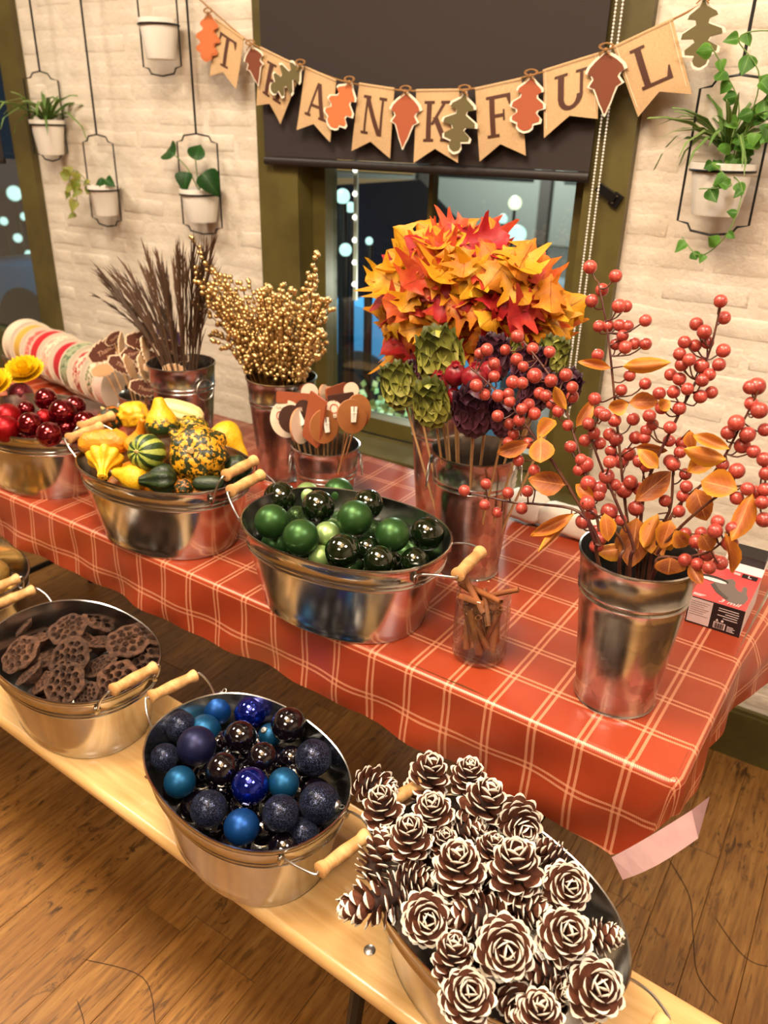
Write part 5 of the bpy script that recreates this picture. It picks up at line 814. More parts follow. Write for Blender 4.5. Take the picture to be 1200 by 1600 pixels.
for zn, ids in zip(('far end of the heap', 'far middle of the heap', 'near middle of the heap', 'near end of the heap'), (zone[:cut], zone[cut:2 * cut], zone[2 * cut:3 * cut], zone[3 * cut:])):
    for i, q in zip(ids, from_left([PINE[i][:3] for i in ids])): lab[i] = 'white-tipped pine cone, ' + q + ' at the ' + zn
for i, (x, y, z, r, kd) in enumerate(PINE):
    P = Vector((x, y, z)); c = (CAM - P).normalized(); rv = Vector((random.uniform(-1, 1), random.uniform(-1, 1), random.uniform(-1, 1)))
    ax = {'t': c + rv * .22, 'u': c * .55 + Vector((-.1, .25, .75)) + rv * .2, 's': Vector((rv.x, rv.y * .6, .25)) + c * .1, 'd': c * .35 + Vector((-.55, -.35, -.25)) + rv * .15}[kd]
    pine_cone(P, r, ax.normalized(), lab[i], i % 3)
x, y, rot = TUB['pine']
for lx, ly in ((-.10, 0), (0, .04), (.1, -.02), (.02, -.06)):
    c, s = math.cos(rot), math.sin(rot); P = Vector((x + lx * c - ly * s, y + lx * s + ly * c, .575))
    pine_cone(P, .036, Vector((random.uniform(-1, 1), random.uniform(-1, 1), .3)).normalized(), 'pine cone almost hidden beneath the others in the heap', 1, 'buried pine cones')

# ------------------------------------------------------------------ lotus pods
def pod_mesh(seed):
    rnd = random.Random(seed); holes = [(0, 0)]
    for rr, n in ((.34, 6), (.68, 11)):
        o = rnd.random()
        for i in range(n):
            a = 2 * PI * (i + o) / n + rnd.uniform(-.1, .1); q = rr + rnd.uniform(-.04, .04); holes.append((q * math.cos(a), q * math.sin(a)))
    hr = [rnd.uniform(.115, .15) for _ in holes]; NR, NS = 24, 72; rows = []; mk = []
    lob = lambda a: 1 + .035 * math.sin(5 * a + seed) + .03 * math.sin(9 * a + 2 * seed)
    for j in range(NR + 1):
        r = max(.001, j / NR); row = []; mr = []
        for i in range(NS):
            a = 2 * PI * i / NS; xx, yy = r * math.cos(a), r * math.sin(a); z = .10 * (1 - r * r) + .03 * math.sin(4 * xx + seed) * r; dk = 0
            for (hx, hy), h in zip(holes, hr):
                d = math.hypot(xx - hx, yy - hy)
                if d < h: z -= .34 * min(1, (h - d) / (h * .30)); dk = 1 if d < h * .8 else dk
                elif d < h * 1.4: z += .03 * (1 - (d - h) / (h * .4))
            k = lob(a) if r > .8 else 1 + (lob(a) - 1) * r
            row.append((xx * k, yy * k, z)); mr.append(dk)
        rows.append(row); mk.append(mr)
    b = MB()
    for j in range(NR):
        for i in range(NS):
            n = (i + 1) % NS; dk = mk[j][i] + mk[j][n] + mk[j + 1][i] + mk[j + 1][n]
            b.add([rows[j][i], rows[j][n], rows[j + 1][n], rows[j + 1][i]][::-1], [(0, 1, 2, 3)], 1 if dk >= 3 else 0)
    pts = []
    for (r, z) in ((1.0, .0), (1.03, -.05), (.96, -.14), (.72, -.5), (.45, -.8), (.18, -.98), (.07, -1.05), (.07, -1.3)):
        pts.append([(r * math.cos(2 * PI * i / NS) * lob(2 * PI * i / NS), r * math.sin(2 * PI * i / NS) * lob(2 * PI * i / NS), z) for i in range(NS)])
    pts[0] = rows[-1]; b.grid(pts[::-1], 0, wrap=True)
    me = b.mesh('pod', [M['lotus'], M['pit_shade']], False)
    sd = MB()
    for (hx, hy), h in list(zip(holes, hr))[::3]: sd.ball((hx, hy, -.17), h * .62, 8, 6)
    return me, sd.mesh('seeds', M['seed'])
PODS = [pod_mesh(s) for s in (3, 8, 21, 34)]
tilt = [(-.25, -.45), (-.1, -.5), (-.5, -.35), (.0, -.25), (.25, .35), (.1, -.15), (.25, -.55), (.05, -.7), (.1, -.65), (-.2, -.2), (.15, -.5), (0, -.6), (-.3, .3), (-.4, -.5), (.2, 0), (0, .2), (-.2, 0)]
back = sorted(range(len(LOTUS)), key=lambda i: scr(LOTUS[i][:3])[1]); half = len(LOTUS) // 2; lab = {}
for zn, ids in (('rear half', back[:half]), ('front half', back[half:])):
    for i, q in zip(ids, from_left([LOTUS[i][:3] for i in ids])): lab[i] = 'dried brown lotus pod, ' + q + ' in the ' + zn + ' of its tub'
for i, (x, y, z, r) in enumerate(LOTUS):
    t = thing('lotus_pod', lab[i], 'lotus pod', group='lotus pods in the tub', mtx=facing((x, y, z), Vector((tilt[i][0], tilt[i][1], .85)).normalized(), roll=i * 1.3, s=r))
    me, sd = PODS[i % 4]; p = obj('pod', me, t); o = obj('seeds', sd, p); o['kind'] = 'stuff'
x, y, rot = TUB['lotus']
for lx, ly in ((-.1, .0), (0, .05), (0, -.05), (.1, .02)):
    t = thing('lotus_pod', 'dried lotus pod lying under the others in the tub', 'lotus pod', group='lower lotus pods', mtx=facing((x + lx, y + ly - .117 * lx, .555), (random.uniform(-.4, .4), random.uniform(-.4, .4), .8), s=.04)); obj('pod', PODS[0][0], t)

# ------------------------------------------------------------------ gourds
def gourd_mesh(key, prof, mat_, ribs=0, ra=.0, wart=0.0, bend=0.0, n=48, stem=None, seed=1):
    rnd = random.Random(seed); W = [(rnd.uniform(0, 2 * PI), rnd.uniform(prof[0][1], prof[-1][1]), rnd.uniform(.10, .2)) for _ in range(70)] if wart else []
    dense = []
    for (r0, z0), (r1, z1) in zip(prof, prof[1:]):
        for q in range(4): dense.append((r0 + (r1 - r0) * q / 4, z0 + (z1 - z0) * q / 4))
    dense.append(prof[-1])
    sm_ = [dense[0]] + [((a[0] + 2 * b[0] + c[0]) / 4, (a[1] + 2 * b[1] + c[1]) / 4) for a, b, c in zip(dense, dense[1:], dense[2:])] + [dense[-1]]
    def rib(t, z):
        k = 1 + (ra * (abs(math.cos(ribs * t / 2)) - .6) if ribs else 0)
        for (a, zz, w) in W:
            da = abs((t - a + PI) % (2 * PI) - PI); d = math.hypot(da * .8, z - zz)
            if d < w: k += wart * (1 - (d / w) ** 2)
        return k
    b = MB(); b.lathe(sm_, n, caps=False, rib=rib)
    if bend:
        zm = prof[-1][1]; b.v = [(x + bend * max(0, z) ** 2, y, z) for (x, y, z) in b.v]
    me = b.mesh(key, mat_, True, 0); sme = None
    if stem:
        z = prof[-1][1]; off = bend * max(0, z) ** 2
        sme = MB().tube([(off, 0, z - .06), (off + bend * .1, 0, z + stem[1] * .5), (off + .08 + bend * .2, .03, z + stem[1])], [stem[0] * 1.5, stem[0], stem[0] * .9], 7).mesh('stem', M['gstem'])
    return me, sme
ROUND = [(.01, -.9), (.45, -.86), (.8, -.6), (.98, -.1), (.95, .3), (.75, .68), (.4, .88), (.08, .86)]
PEAR = [(.01, -.95), (.5, -.9), (.9, -.6), (1.0, -.15), (.82, .35), (.5, .8), (.36, 1.15), (.26, 1.4), (.06, 1.45)]
LONG = [(.01, -1.6), (.4, -1.52), (.68, -1.2), (.78, -.6), (.8, 0), (.78, .6), (.66, 1.15), (.35, 1.5), (.05, 1.55)]
NECK = [(.01, -.8), (.5, -.78), (.85, -.5), (.9, -.1), (.6, .35), (.36, .8), (.3, 1.3), (.26, 1.8), (.05, 1.9)]
WING = [(.01, -.5), (.9, -.52), (1.08, -.3), (.9, .05), (.5, .4), (.3, .8), (.26, 1.2), (.3, 1.45), (.06, 1.5)]
GD = {'orange': (LONG, 'gd_orange', 0, 0, .10, 0, None), 'wing': (WING, 'gd_yellow', 9, .22, .0, .1, None), 'lowyellow': (PEAR, 'gd_yellow', 0, 0, 0, 0, (.1, .3)), 'stripe': (ROUND, 'gd_stripe', 9, .08, 0, 0, (.09, .12)), 'neck': (NECK, 'gd_orange', 0, 0, 0, .12, None), 'pear': (PEAR, 'gd_half', 0, 0, 0, 0, None), 'warty': (ROUND, 'gd_yellow', 8, .1, .12, 0, None), 'darkorange': (ROUND, 'gd_darkor', 8, .1, .06, 0, (.12, .2)), 'bigwarty': (ROUND, 'gd_mottle', 9, .08, .13, 0, (.11, .14)), 'cream': (LONG, 'gd_cream', 10, .10, 0, 0, None), 'yellowpear': (PEAR, 'gd_yellow', 0, 0, .02, 0, (.09, .4)), 'darkacorn': (PEAR, 'gd_dark', 9, .14, 0, 0, (.08, .2)), 'zucchini': (LONG, 'gd_dark', 0, 0, 0, 0, None), 'dark': (ROUND, 'gd_dark', 8, .08, 0, 0, None), 'greenorange': (ROUND, 'gd_darkor', 6, .08, .05, 0, None), 'wartygreen': (ROUND, 'gd_wgreen', 8, .1, .14, 0, (.1, .15))}
GL = {'orange': 'long warty orange gourd at the left of the heap', 'wing': 'yellow winged gourd with a crooked neck at the front left', 'lowyellow': 'smooth yellow gourd low at the front rim', 'stripe': 'round green striped gourd in the middle of the heap', 'neck': 'orange gourd with a long upright neck', 'pear': 'yellow pear gourd with a dark green base on top', 'warty': 'bumpy bright yellow gourd at the back', 'darkorange': 'dark green and orange gourd at the back left', 'bigwarty': 'big warty yellow and green mottled gourd', 'cream': 'long cream ribbed squash at the back', 'yellowpear': 'plain yellow pear gourd at the right end', 'darkacorn': 'ribbed dark green gourd at the front rim', 'zucchini': 'smooth dark green courgette-shaped gourd at the front right', 'dark': 'round dark green gourd at the right rim', 'greenorange': 'small green and orange gourd at the front rim', 'wartygreen': 'knobbly green and gold gourd behind the big warty one'}
GA = {'orange': (.84, .5, .12), 'wing': (.5, -.65, -.35), 'lowyellow': (-.8, -.4, .2), 'stripe': (.15, -.85, .35), 'neck': (.3, .2, .9), 'pear': (-.15, .1, .95), 'warty': (-.2, .1, .9), 'darkorange': (-.4, -.2, .7), 'bigwarty': (.35, -.7, .45), 'cream': (.84, .5, -.25), 'yellowpear': (.75, .1, -.55), 'darkacorn': (-.8, -.55, -.05), 'zucchini': (.84, .54, .02), 'dark': (.5, -.5, .5), 'greenorange': (0, -.6, .5), 'wartygreen': (.2, .3, .8)}
GS = {'orange': .80, 'cream': .85, 'zucchini': .95, 'pear': .95, 'neck': .9, 'yellowpear': .9, 'wing': 1.0, 'darkacorn': .9}
for i, (nm, x, y, z, r) in enumerate(GOURD):
    pf, mt, ribs, ra, wart, bend, stem = GD[nm]; me, sme = gourd_mesh('rind', pf, M[mt], ribs, ra, wart, bend, stem=stem, seed=i)
    t = thing('gourd', GL[nm], 'gourd', group='gourds in the tub', mtx=facing((x, y, z), GA[nm], roll=i * .7, s=r * GS.get(nm, 1)))
    obj('rind', me, t)
    if sme: obj('stem', sme, t)
me, sme = gourd_mesh('rind', ROUND, M['gd_orange'], 8, .08, seed=50); x, y, rot = TUB['gourd']
for lx, ly in ((-.09, 0), (0, .0), (.09, 0), (.0, .06), (-.05, -.06), (.06, -.06)):
    t = thing('gourd', 'orange gourd buried under the others in its tub', 'gourd', group='buried gourds', mtx=facing((x + lx, y + ly, .855), (random.uniform(-.5, .5), random.uniform(-.5, .5), .7), s=.045)); obj('rind', me, t)

# ------------------------------------------------------------------ leaf meshes
def leaf_mesh(name, outline, mats, sweep=0.0, bend=.0, cup=.0, twist=0.0, th=None):
    rows = []; uv = []
    for (t, w) in outline:
        row = []; ur = []
        for q in (-1, -.5, 0, .5, 1):
            x = t + sweep * abs(q) * w; y = q * w; a = bend * x; cz = cup * y * y * 4 + .02 * math.sin(9 * x + 3 * q)
            z = cz + twist * y * x
            xx = math.sin(a) / bend if bend else x; zz = (1 - math.cos(a)) / bend if bend else 0
            row.append((xx, y, z - zz)); ur.append((t, .5 + .5 * q))
        rows.append(row); uv.append(ur)
    b = MB(); b.grid(rows, 0, uv); return b.mesh(name, mats, True, 0)
OAK = [(0, .015), (.06, .05), (.12, .16), (.18, .36), (.22, .30), (.28, .19), (.36, .22), (.44, .47), (.50, .50), (.54, .36), (.60, .21), (.67, .22), (.73, .37), (.78, .29), (.84, .17), (.92, .11), (1, .004)]
OVAL = [(0, .012), (.05, .08), (.14, .22), (.28, .36), (.45, .42), (.62, .39), (.78, .28), (.9, .15), (.97, .05), (1, .004)]
HEART = [(0, .04), (.02, .2), (.08, .34), (.2, .44), (.35, .45), (.52, .37), (.7, .24), (.86, .11), (1, .004)]
FALL_ME = [leaf_mesh('leaf', OAK, M['fall'], sw, b, c, tw) for sw, b, c, tw in ((.12, .6, .4, .3), (.15, -.5, -.4, -.3), (.10, .9, .3, .5), (.15, .3, -.6, .2), (.12, -.8, .4, -.5))]
fb = thing('autumn_leaf_bunch', 'bunch of red, orange and yellow silk oak leaves in front of the window', 'leaves', (-.735, 1.42, TZ + .02))
FO = Vector((-.735, 1.42, TZ + .02)); st = MB(); ctr = Vector((-.70, 1.44, 1.10))
for q in range(9):
    a = q * 2.4; p1 = Vector((-.70 + .10 * math.cos(a), 1.40 + .06 * math.sin(a), 1.16 + .02 * (q % 4)))
    st.tube(smoothpath([(.02 * math.cos(a), .02 * math.sin(a), 0), (.03 * math.cos(a), .03 * math.sin(a), .24), p1 - FO], 4), .0025, 6)
st.build('stems', M['twig'], fb)
fr = [Vector(p[:3]) for p in FALL]; zmax = max(p.z for p in fr); zmin = min(p.z for p in fr); xm = sum(p.x for p in fr) / len(fr)
for i, P in enumerate(fr):
    n = (P - ctr).normalized() + Vector((.45, -.75, .3)) + Vector((random.uniform(-.6, .6), random.uniform(-.4, .3), random.uniform(-.55, .55)))
    hang_ = Vector((P.x - xm, (P.y - 1.42) * .4, (P.z - (zmin + .6 * (zmax - zmin))) * .7)) * 2.2 + Vector((random.uniform(-.9, .9), random.uniform(-.3, .3), random.uniform(-1.0, .45)))
    s = random.uniform(.066, .104)
    m_ = facing(P - FO, n, hang_) @ Matrix.Rotation(PI / 2, 4, 'Z') @ Matrix.Translation((-.45 * s, 0, 0)) @ Matrix.Scale(s, 4)
    obj('leaf', FALL_ME[i % 5], fb, mtx=m_)

# ------------------------------------------------------------------ artichokes, pomegranates
BRACT = [(0, .16), (.15, .30), (.4, .40), (.65, .37), (.84, .22), (1, .02)]
def bract_mesh(m_):
    rows = []; uv = []
    for (t, w) in BRACT:
        row = []; ur = []
        for q in (-1, -.5, 0, .5, 1): row.append((t, q * w, .10 * (1 - q * q) + .10 * math.sin(t * 3) - (.10 if t > .98 else 0))); ur.append((t, .5 + q / 2))
        rows.append(row); uv.append(ur)
    b = MB(); b.grid(rows, 0, uv); b.grid([[(p[0], p[1], p[2] - .05 * (1 - abs(i - 2) / 2.2)) for i, p in enumerate(reversed(r))] for r in rows], 0, [list(reversed(r)) for r in uv]); return b.mesh('bract', m_, True, 0)
BRM = {'g': bract_mesh(M['bract_g']), 'p': bract_mesh(M['bract_p'])}
HEART_ME = {q: MB().lathe([(.05, -.92), (.45, -.82), (.68, -.4), (.68, 0), (.5, .5), (.25, .8), (.02, .9)], 14).mesh('heart', M['bract_' + q]) for q in 'gp'}
def pick_stick(t_inv, P, foot, r=.0022):
    pass
def stick_into(t, P, foot, r=.0022, top=0.0, m_='stick'):
    """a straight stick from a head at P (the thing's origin) down to a foot in the bucket"""
    iv = t.matrix_basis.inverted(); a = iv @ (Vector(P)); b = iv @ Vector(foot); return MB().tube([a, b], r / t.matrix_basis.median_scale, 6).build('stick', M[m_], t)
kinds = {}
for i, it in enumerate(ARTI): kinds.setdefault(it[0], []).append(i)
lab = {}
for kd, nm in (('g', 'olive green artichoke on a stick'), ('p', 'dark purple artichoke on a stick'), ('r', 'deep red pomegranate on a stick')):
    for i, q in zip(kinds[kd], from_left([ARTI[i][1:4] for i in kinds[kd]])): lab[i] = nm + ', ' + q + ' of its kind'
for i, (kd, x, y, z, r) in enumerate(ARTI):
    P = Vector((x, y, z)); out = (P - Vector((-.574, 1.228, 1.0))); out.z = 0
    ax = (Vector((0, -.12, 1)) + out * 2.2).normalized()
    if kd == 'r':
        t = thing('pomegranate', lab[i], 'pomegranate', group='pomegranates in the bucket', mtx=facing(P, (ax + Vector((.25, -.3, .2))).normalized(), roll=i, s=r * 1.1))
        obj('fruit', gourd_mesh('fruit', [(.01, -.95), (.5, -.88), (.86, -.5), (1, 0), (.88, .45), (.55, .82), (.26, .95), (.2, 1.02)], M['pome'], 6, .03)[0], t)
        MB().lathe([(.24, .9), (.26, 1.05), (.38, 1.3), (.33, 1.3), (.2, 1.08), (.0, 1.06)], 30, caps=False, rib=lambda a, z_: 1 + (.16 * math.cos(6 * a) if z_ > 1.2 else 0)).build('crown', M['pome'], t)
    else:
        t = thing('artichoke', lab[i], 'artichoke', group='artichokes in the bucket', mtx=facing(P, ax, roll=i * 1.1, s=r * 1.3)); obj('heart', HEART_ME[kd], t)
        for q in range(34):
            u = q / 33; ph = q * 2.39996; zz = -.95 + 1.25 * u; rr = .80 * math.sin(PI * (.16 + .62 * u)) ** .8
            el = math.radians(82 + 27 * u + random.uniform(-4, 4)); ln = (.78 + .30 * math.sin(PI * u)) * random.uniform(.9, 1.1)
            obj('bract', BRM[kd], t, mtx=Matrix.Rotation(ph, 4, 'Z') @ Matrix.Translation((rr * 1.0, 0, zz)) @ Matrix.Rotation(-el, 4, 'Y') @ Matrix.Rotation(PI, 4, 'X') @ Matrix.Diagonal((ln, 1.2 - .35 * u, -.8, 1)))
    d = Vector((out.x, out.y, 0)); foot = Vector((-.574, 1.228, TZ + .012)) + Vector((max(-.04, min(.04, d.x * .25)), max(-.04, min(.04, d.y * .25)), 0))
    # the sticks leave the bucket inside its rim
    stick_into(t, P - ax * r * .9, foot)

# ------------------------------------------------------------------ berry branches
OV = [leaf_mesh('leaf', OVAL, M['bleaf'], .0, b, c, tw) for b, c, tw in ((.5, .35, .15), (-.5, -.35, -.2), (1.0, .5, .3))]
BM = MB().ball((0, 0, 0), 1, 18, 12).mesh('berry', M['berry'], True, 0)
bo = Vector((-.213, 1.01, TZ))
BLAB = {'A': 'coral berry branch standing tallest at the upper left of the bucket', 'B': 'coral berry branch rising tall towards the upper right', 'C': 'coral berry branch arching over the purple artichokes', 'D': 'coral berry branch reaching left over the artichoke bucket rim', 'E': 'thin coral berry branch stretching left across the artichoke bucket', 'F': 'coral berry branch leaning to the right edge of the picture', 'G': 'coral berry branch bunched at the front left of the bucket', 'H': 'short coral berry branch drooping over the glove box', 'I': 'coral berry branch upright in the middle of the bucket', 'J': 'low coral berry branch spreading right above the glove box', 'K': 'short coral berry branch hanging over the left rim of its bucket'}
for kx, (path, bs, lv) in BERRY.items():
    t = thing('berry_branch', BLAB[kx], 'berry branch', bo, 0, 'berry branches in the bucket')
    a0 = random.uniform(0, 6); foot = Vector((.03 * math.cos(a0), .03 * math.sin(a0), .012))
    P0 = Vector(path[0]) - bo; d = Vector((P0.x, P0.y, 0))
    rim = d * min(1.0, .060 / max(d.length, 1e-6)) + Vector((0, 0, .236))
    pts = [foot, rim] + [Vector(p) - bo for p in path if (Vector(p) - bo).z > .25]
    sp = smoothpath(pts, 5); m = MB(); m.tube(sp, [.0030 - .0019 * i / len(sp) for i in range(len(sp))], 7)
    tw = []
    for b in bs:
        B = Vector(b[:3]) - bo; A = Vector(b[4:7]) - bo
        A = min(sp, key=lambda q: (q - A).length); mid = (A + B) * .5 + Vector((random.uniform(-.004, .004), random.uniform(-.004, .004), -.006))
        if (B - A).length > .004: m.tube(smoothpath([A, mid, B], 3), .0011, 5)
        obj('berry', BM, t, loc=B, scale=(b[3] * 1.08,) * 3, rot=(random.uniform(0, 6), random.uniform(0, 6), 0))
    for i, l in enumerate(lv):
        B = Vector(l[:3]) - bo; T = Vector(l[3:6]) - bo; A = min(sp, key=lambda q: (q - B).length); m.tube([A, B], .0010, 5)
        L = (T - B).length; n = (CAM - Vector(l[:3])).normalized() + Vector((random.uniform(-.25, .25), random.uniform(-.2, .2), random.uniform(-.15, .3)))
        mm = facing(B, n, T - B) @ Matrix.Rotation(PI / 2, 4, 'Z') @ Matrix.Diagonal((L * 1.06, l[6] / .74, L, 1)); obj('leaf', OV[i % 3], t, mtx=mm)
    m.build('stem', M['twig'], t)

# ------------------------------------------------------------------ gold bead sprays
go = Vector((-1.15, 1.38, TZ))
for i, tip in enumerate(GOLDTIP):
    t = thing('gold_bead_spray', 'thin spray of small gold beads in the tall bucket', 'spray', go, 0, 'gold bead sprays'); T = Vector(tip) - go; d = Vector((T.x, T.y, 0))
    a = i * 2.4; foot = Vector((.03 * math.cos(a), .03 * math.sin(a), .01)); rim = d * min(.45, .068 / max(.02, d.length)) + Vector((0, 0, .235))
    sp = smoothpath([foot, rim, rim * .45 + T * .55 + Vector((0, 0, .02)), T], 8); m = MB(); m.tube(sp, .0011, 5)
    bd = MB(); L = 0; q = len(sp) - 1; prev = sp[-1]; bd.ball(sp[-1], .0056, 8, 6); n = 0; acc = 0
    while q > 0 and n < 26:
        seg = sp[q] - sp[q - 1]; st_ = seg.length; pos = acc
        while pos < st_ and n < 26:
            c = sp[q] - seg.normalized() * pos
            if c.z < .245: break
            s = Vector((random.uniform(-1, 1), random.uniform(-1, 1), random.uniform(-.2, .6))).normalized() * random.uniform(.005, .010); bd.ball(c + s, random.uniform(.0048, .0060), 8, 6); m.tube([c - seg.normalized() * .004, c + s], .0006, 4); n += 1; pos += .0115
        acc = pos - st_; q -= 1
    m.build('stem', M['goldstem'], t); o = bd.build('beads', M['goldbead'], t, True, 0); o['kind'] = 'stuff'

# ------------------------------------------------------------------ brown grasses
gro = Vector((-1.416, 1.328, TZ))
for i, tip in enumerate(GRASS):
    T = Vector(tip) - gro; a = i * 2.4; foot = Vector((.03 * math.cos(a), .03 * math.sin(a), .01)); d = Vector((T.x, T.y, 0)); rim = d * min(.4, .068 / max(.02, d.length)) + Vector((0, 0, .235))
    sp = smoothpath([foot, rim, rim * .4 + T * .6 + Vector((0, 0, .015)), T], 8); n = len(sp)
    t = thing('grass_plume', 'dark brown dried grass stem in the bucket by the wall', 'dried grass', gro, 0, 'dried grass stems'); MB().tube(sp, [.0016] * (n // 2) + [.0016 - .0010 * j / (n - n // 2) for j in range(n - n // 2)], 5).build('stem', M['grass'], t)
    pm_ = MB()
    for q in range(34):
        u = random.uniform(.40, .98); k_ = int(u * (n - 1)); c = sp[k_]; dr = (sp[min(k_ + 1, n - 1)] - sp[max(0, k_ - 1)]).normalized() + Vector((random.uniform(-.16, .16), random.uniform(-.16, .16), random.uniform(-.1, .1)))
        pm_.tube([c, c + dr * .03, c + dr * .06 + Vector((0, 0, -.004))], [.0016, .0013, .0003], 3)
    o = pm_.build('plume', M['grass'], t); o['kind'] = 'stuff'
# ------------------------------------------------------------------ lettering helpers
def text_mesh(s, size, m_, name='lettering', ext=.0002, shear=0.0):
    c = bpy.data.curves.new(name, 'FONT'); c.body = s; c.size = size; c.extrude = ext; c.align_x = 'CENTER'; c.align_y = 'CENTER'; c.shear = shear; c.resolution_u = 2
    o = bpy.data.objects.new(name, c); COL.objects.link(o); bpy.context.view_layer.update()
    me = bpy.data.meshes.new_from_object(o.evaluated_get(bpy.context.evaluated_depsgraph_get())); bpy.data.objects.remove(o); bpy.data.curves.remove(c)
    me.materials.clear(); me.materials.append(m_); return me
def circ(rx, ry, n=32): return [(rx * math.cos(2 * PI * i / n), ry * math.sin(2 * PI * i / n)) for i in range(n)]
def peg(parent, x, y, z, a, s=1.0):
    p = thing('peg', None, None); p.parent = parent; p.matrix_basis = Matrix.Translation((x, y, z)) @ Matrix.Rotation(a, 4, 'Z') @ Matrix.Scale(s, 4)
    return p
def peg_mesh():
    b = MB(); b.box((-.0026, 0, .002), (.0042, .026, .003), rot=Matrix.Rotation(.05, 3, 'Z')); b.box((.0026, 0, .002), (.0042, .026, .003), rot=Matrix.Rotation(-.05, 3, 'Z')); b.tube([(-.0055, .003, .0035), (.0055, .003, .0035)], .0008, 5); return b.mesh('clothes_peg', M['peg'], False)
PEG = peg_mesh()
# ------------------------------------------------------------------ round wooden picks
PL = {0: 'tan round pick with a white peg, front middle of the pail', 1: 'tan round pick with a white peg, front right of the pail', 2: 'tan round pick half behind the front right one', 3: 'dark brown round pick with a white peg at the left', 4: 'cream round pick with a red apple drawing at the far left', 5: 'rust rectangular pick lying at the upper left', 6: 'rust rectangular pick turned edge-on beside the front tan disc', 7: 'cream round pick turned edge-on at the left of the rust one', 8: 'cream round pick with an apple drawing between the tan discs', 9: 'cream round pick turned edge-on at the back middle', 10: 'second cream round pick turned edge-on at the back', 11: 'narrow rust pick upright at the back', 12: 'cream round pick at the back right of the pail', 13: 'cream round pick at the back left above the rust tag', 14: 'dark rust rectangular pick behind the right discs', 15: 'small dark brown pick behind the rust tag'}
pc_ = Vector((-.979, 1.318, 0))
for i, (kd, x, y, z, rx, ry) in enumerate(PICK):
    P = Vector((x, y, z)); c = (CAM - P).normalized(); n = c.copy(); n.z *= .45
    yaw = {'disc': .25, 'dark': -.2, 'apple': -.25, 'tag': -.1, 'edge': -1.05, 'cream': 1.0, 'rust': .9, 'dtag': .2}[kd]
    if i in (12, 13): yaw = .1
    n.rotate(Euler((0, 0, yaw))); roll = {0: -.1, 1: .15, 5: -.06, 6: -.1, 14: .1}.get(i, 0)
    t = thing('wooden_pick', PL[i], 'pick', group='picks in the short pail', mtx=facing(P, n, roll=roll))
    if kd in ('disc', 'dark', 'apple', 'cream'):
        r = max(rx, ry); q = {'disc': (M['tan_wood'], M['edge_wood']), 'dark': (M['dark_wood'], M['dark_wood']), 'apple': (M['cream_card'], M['edge_wood']), 'cream': (M['cream_card'], M['edge_wood'])}[kd]
        rx2 = r if i not in (0, 1, 2, 3, 4) else rx * 1.05
        MB().prism(circ(rx2, r), .004, xf=Matrix.Translation((0, 0, -.002)), side=1).build('disc', list(q), t)
    else:
        w, h = (rx, ry) if kd not in ('edge', 'rust') else (max(.034, rx), ry); q = M['rust_card'] if kd != 'dtag' else M['dark_wood']
        MB().prism([(-w, -h * .85), (-w * .9, -h), (w * .9, -h), (w, -h * .85), (w, h * .85), (w * .9, h), (-w * .9, h), (-w, h * .85)], .004, xf=Matrix.Translation((0, 0, -.002))).build('tag_board', q, t, False)
    if i in (0, 1, 3): obj('clothes_peg', PEG, t, mtx=Matrix.Translation((.004 if i != 3 else .02, .004, .002)) @ Matrix.Rotation({0: .18, 1: -.22, 3: .5}[i], 4, 'Z') @ Matrix.Scale(1.2, 4))
    if kd == 'apple':
        ox, oy = (-.4 * rx, .15 * ry) if i == 4 else (.1 * rx, .1 * ry)
        MB().tube([(ox + .008 * math.cos(q * PI / 8), oy + .009 * math.sin(q * PI / 8) * (1 + .12 * abs(math.cos(q * PI / 8))), .0022) for q in range(16)], .0012, 5, closed=True).build('apple_drawing', M['apple'], t)
        MB().tube([(ox - .010 + .0025 * q, oy + .017 + .003 * math.sin(q * 2.1), .0021) for q in range(9)], .0006, 4).build('script_line', M['ink'], t)
        MB().tube([(ox - .004 + .002 * q, oy - .017 + .003 * math.sin(q * 2.4), .0021) for q in range(8)], .0006, 4).build('script_line', M['ink'], t)
    d = Vector((x, y, 0)) - pc_; foot = Vector((pc_.x, pc_.y, TZ + .012)) + Vector((max(-.03, min(.03, d.x * .4)), max(-.03, min(.03, d.y * .4)), 0))
    stick_into(t, t.matrix_basis @ Vector((0, -min(rx, ry) * .3, -.004)), foot, .002)
# ------------------------------------------------------------------ leaf picks
def leafcut(r, lobes=7, serr=True):
    pts = []
    up = []
    for i in range(lobes * 2 + 1):
        t = i / (lobes * 2); w = .58 * math.sin(PI * min(1, .12 + .86 * t)) ** .8 * (1.0 if i % 2 else .80); up.append((-1 + 2 * t + (.08 if i % 2 else 0), w))
    pts = [(-1.0, 0)] + up + [(1.08, 0)] + [(x, -w) for x, w in reversed(up)]
    return [(x * r, y * r) for x, y in pts[::-1]]
TXT = text_mesh('Thanks', .030, M['card_text'], shear=.35)
TAGW = {'b': M['leaf_brown'], 'v': M['leaf_violet'], 't': M['leaf_tan'], 'e': M['leaf_tan']}
grp = {}
for i, it in enumerate(LEAFPICK): grp.setdefault(it[0], []).append(i)
lab = {}
for kd, nm in (('b', 'brown cut-out leaf pick lettered Thanks'), ('v', 'violet cut-out leaf pick at the top right'), ('t', 'plain tan cut-out leaf pick'), ('e', 'cut-out leaf pick turned edge-on')):
    for i, q in zip(grp[kd], from_left([LEAFPICK[i][1:4] for i in grp[kd]])): lab[i] = nm + (', ' + q + ' of its kind' if len(grp[kd]) > 1 else '')
lp = Vector((-1.606, 1.362, 0))
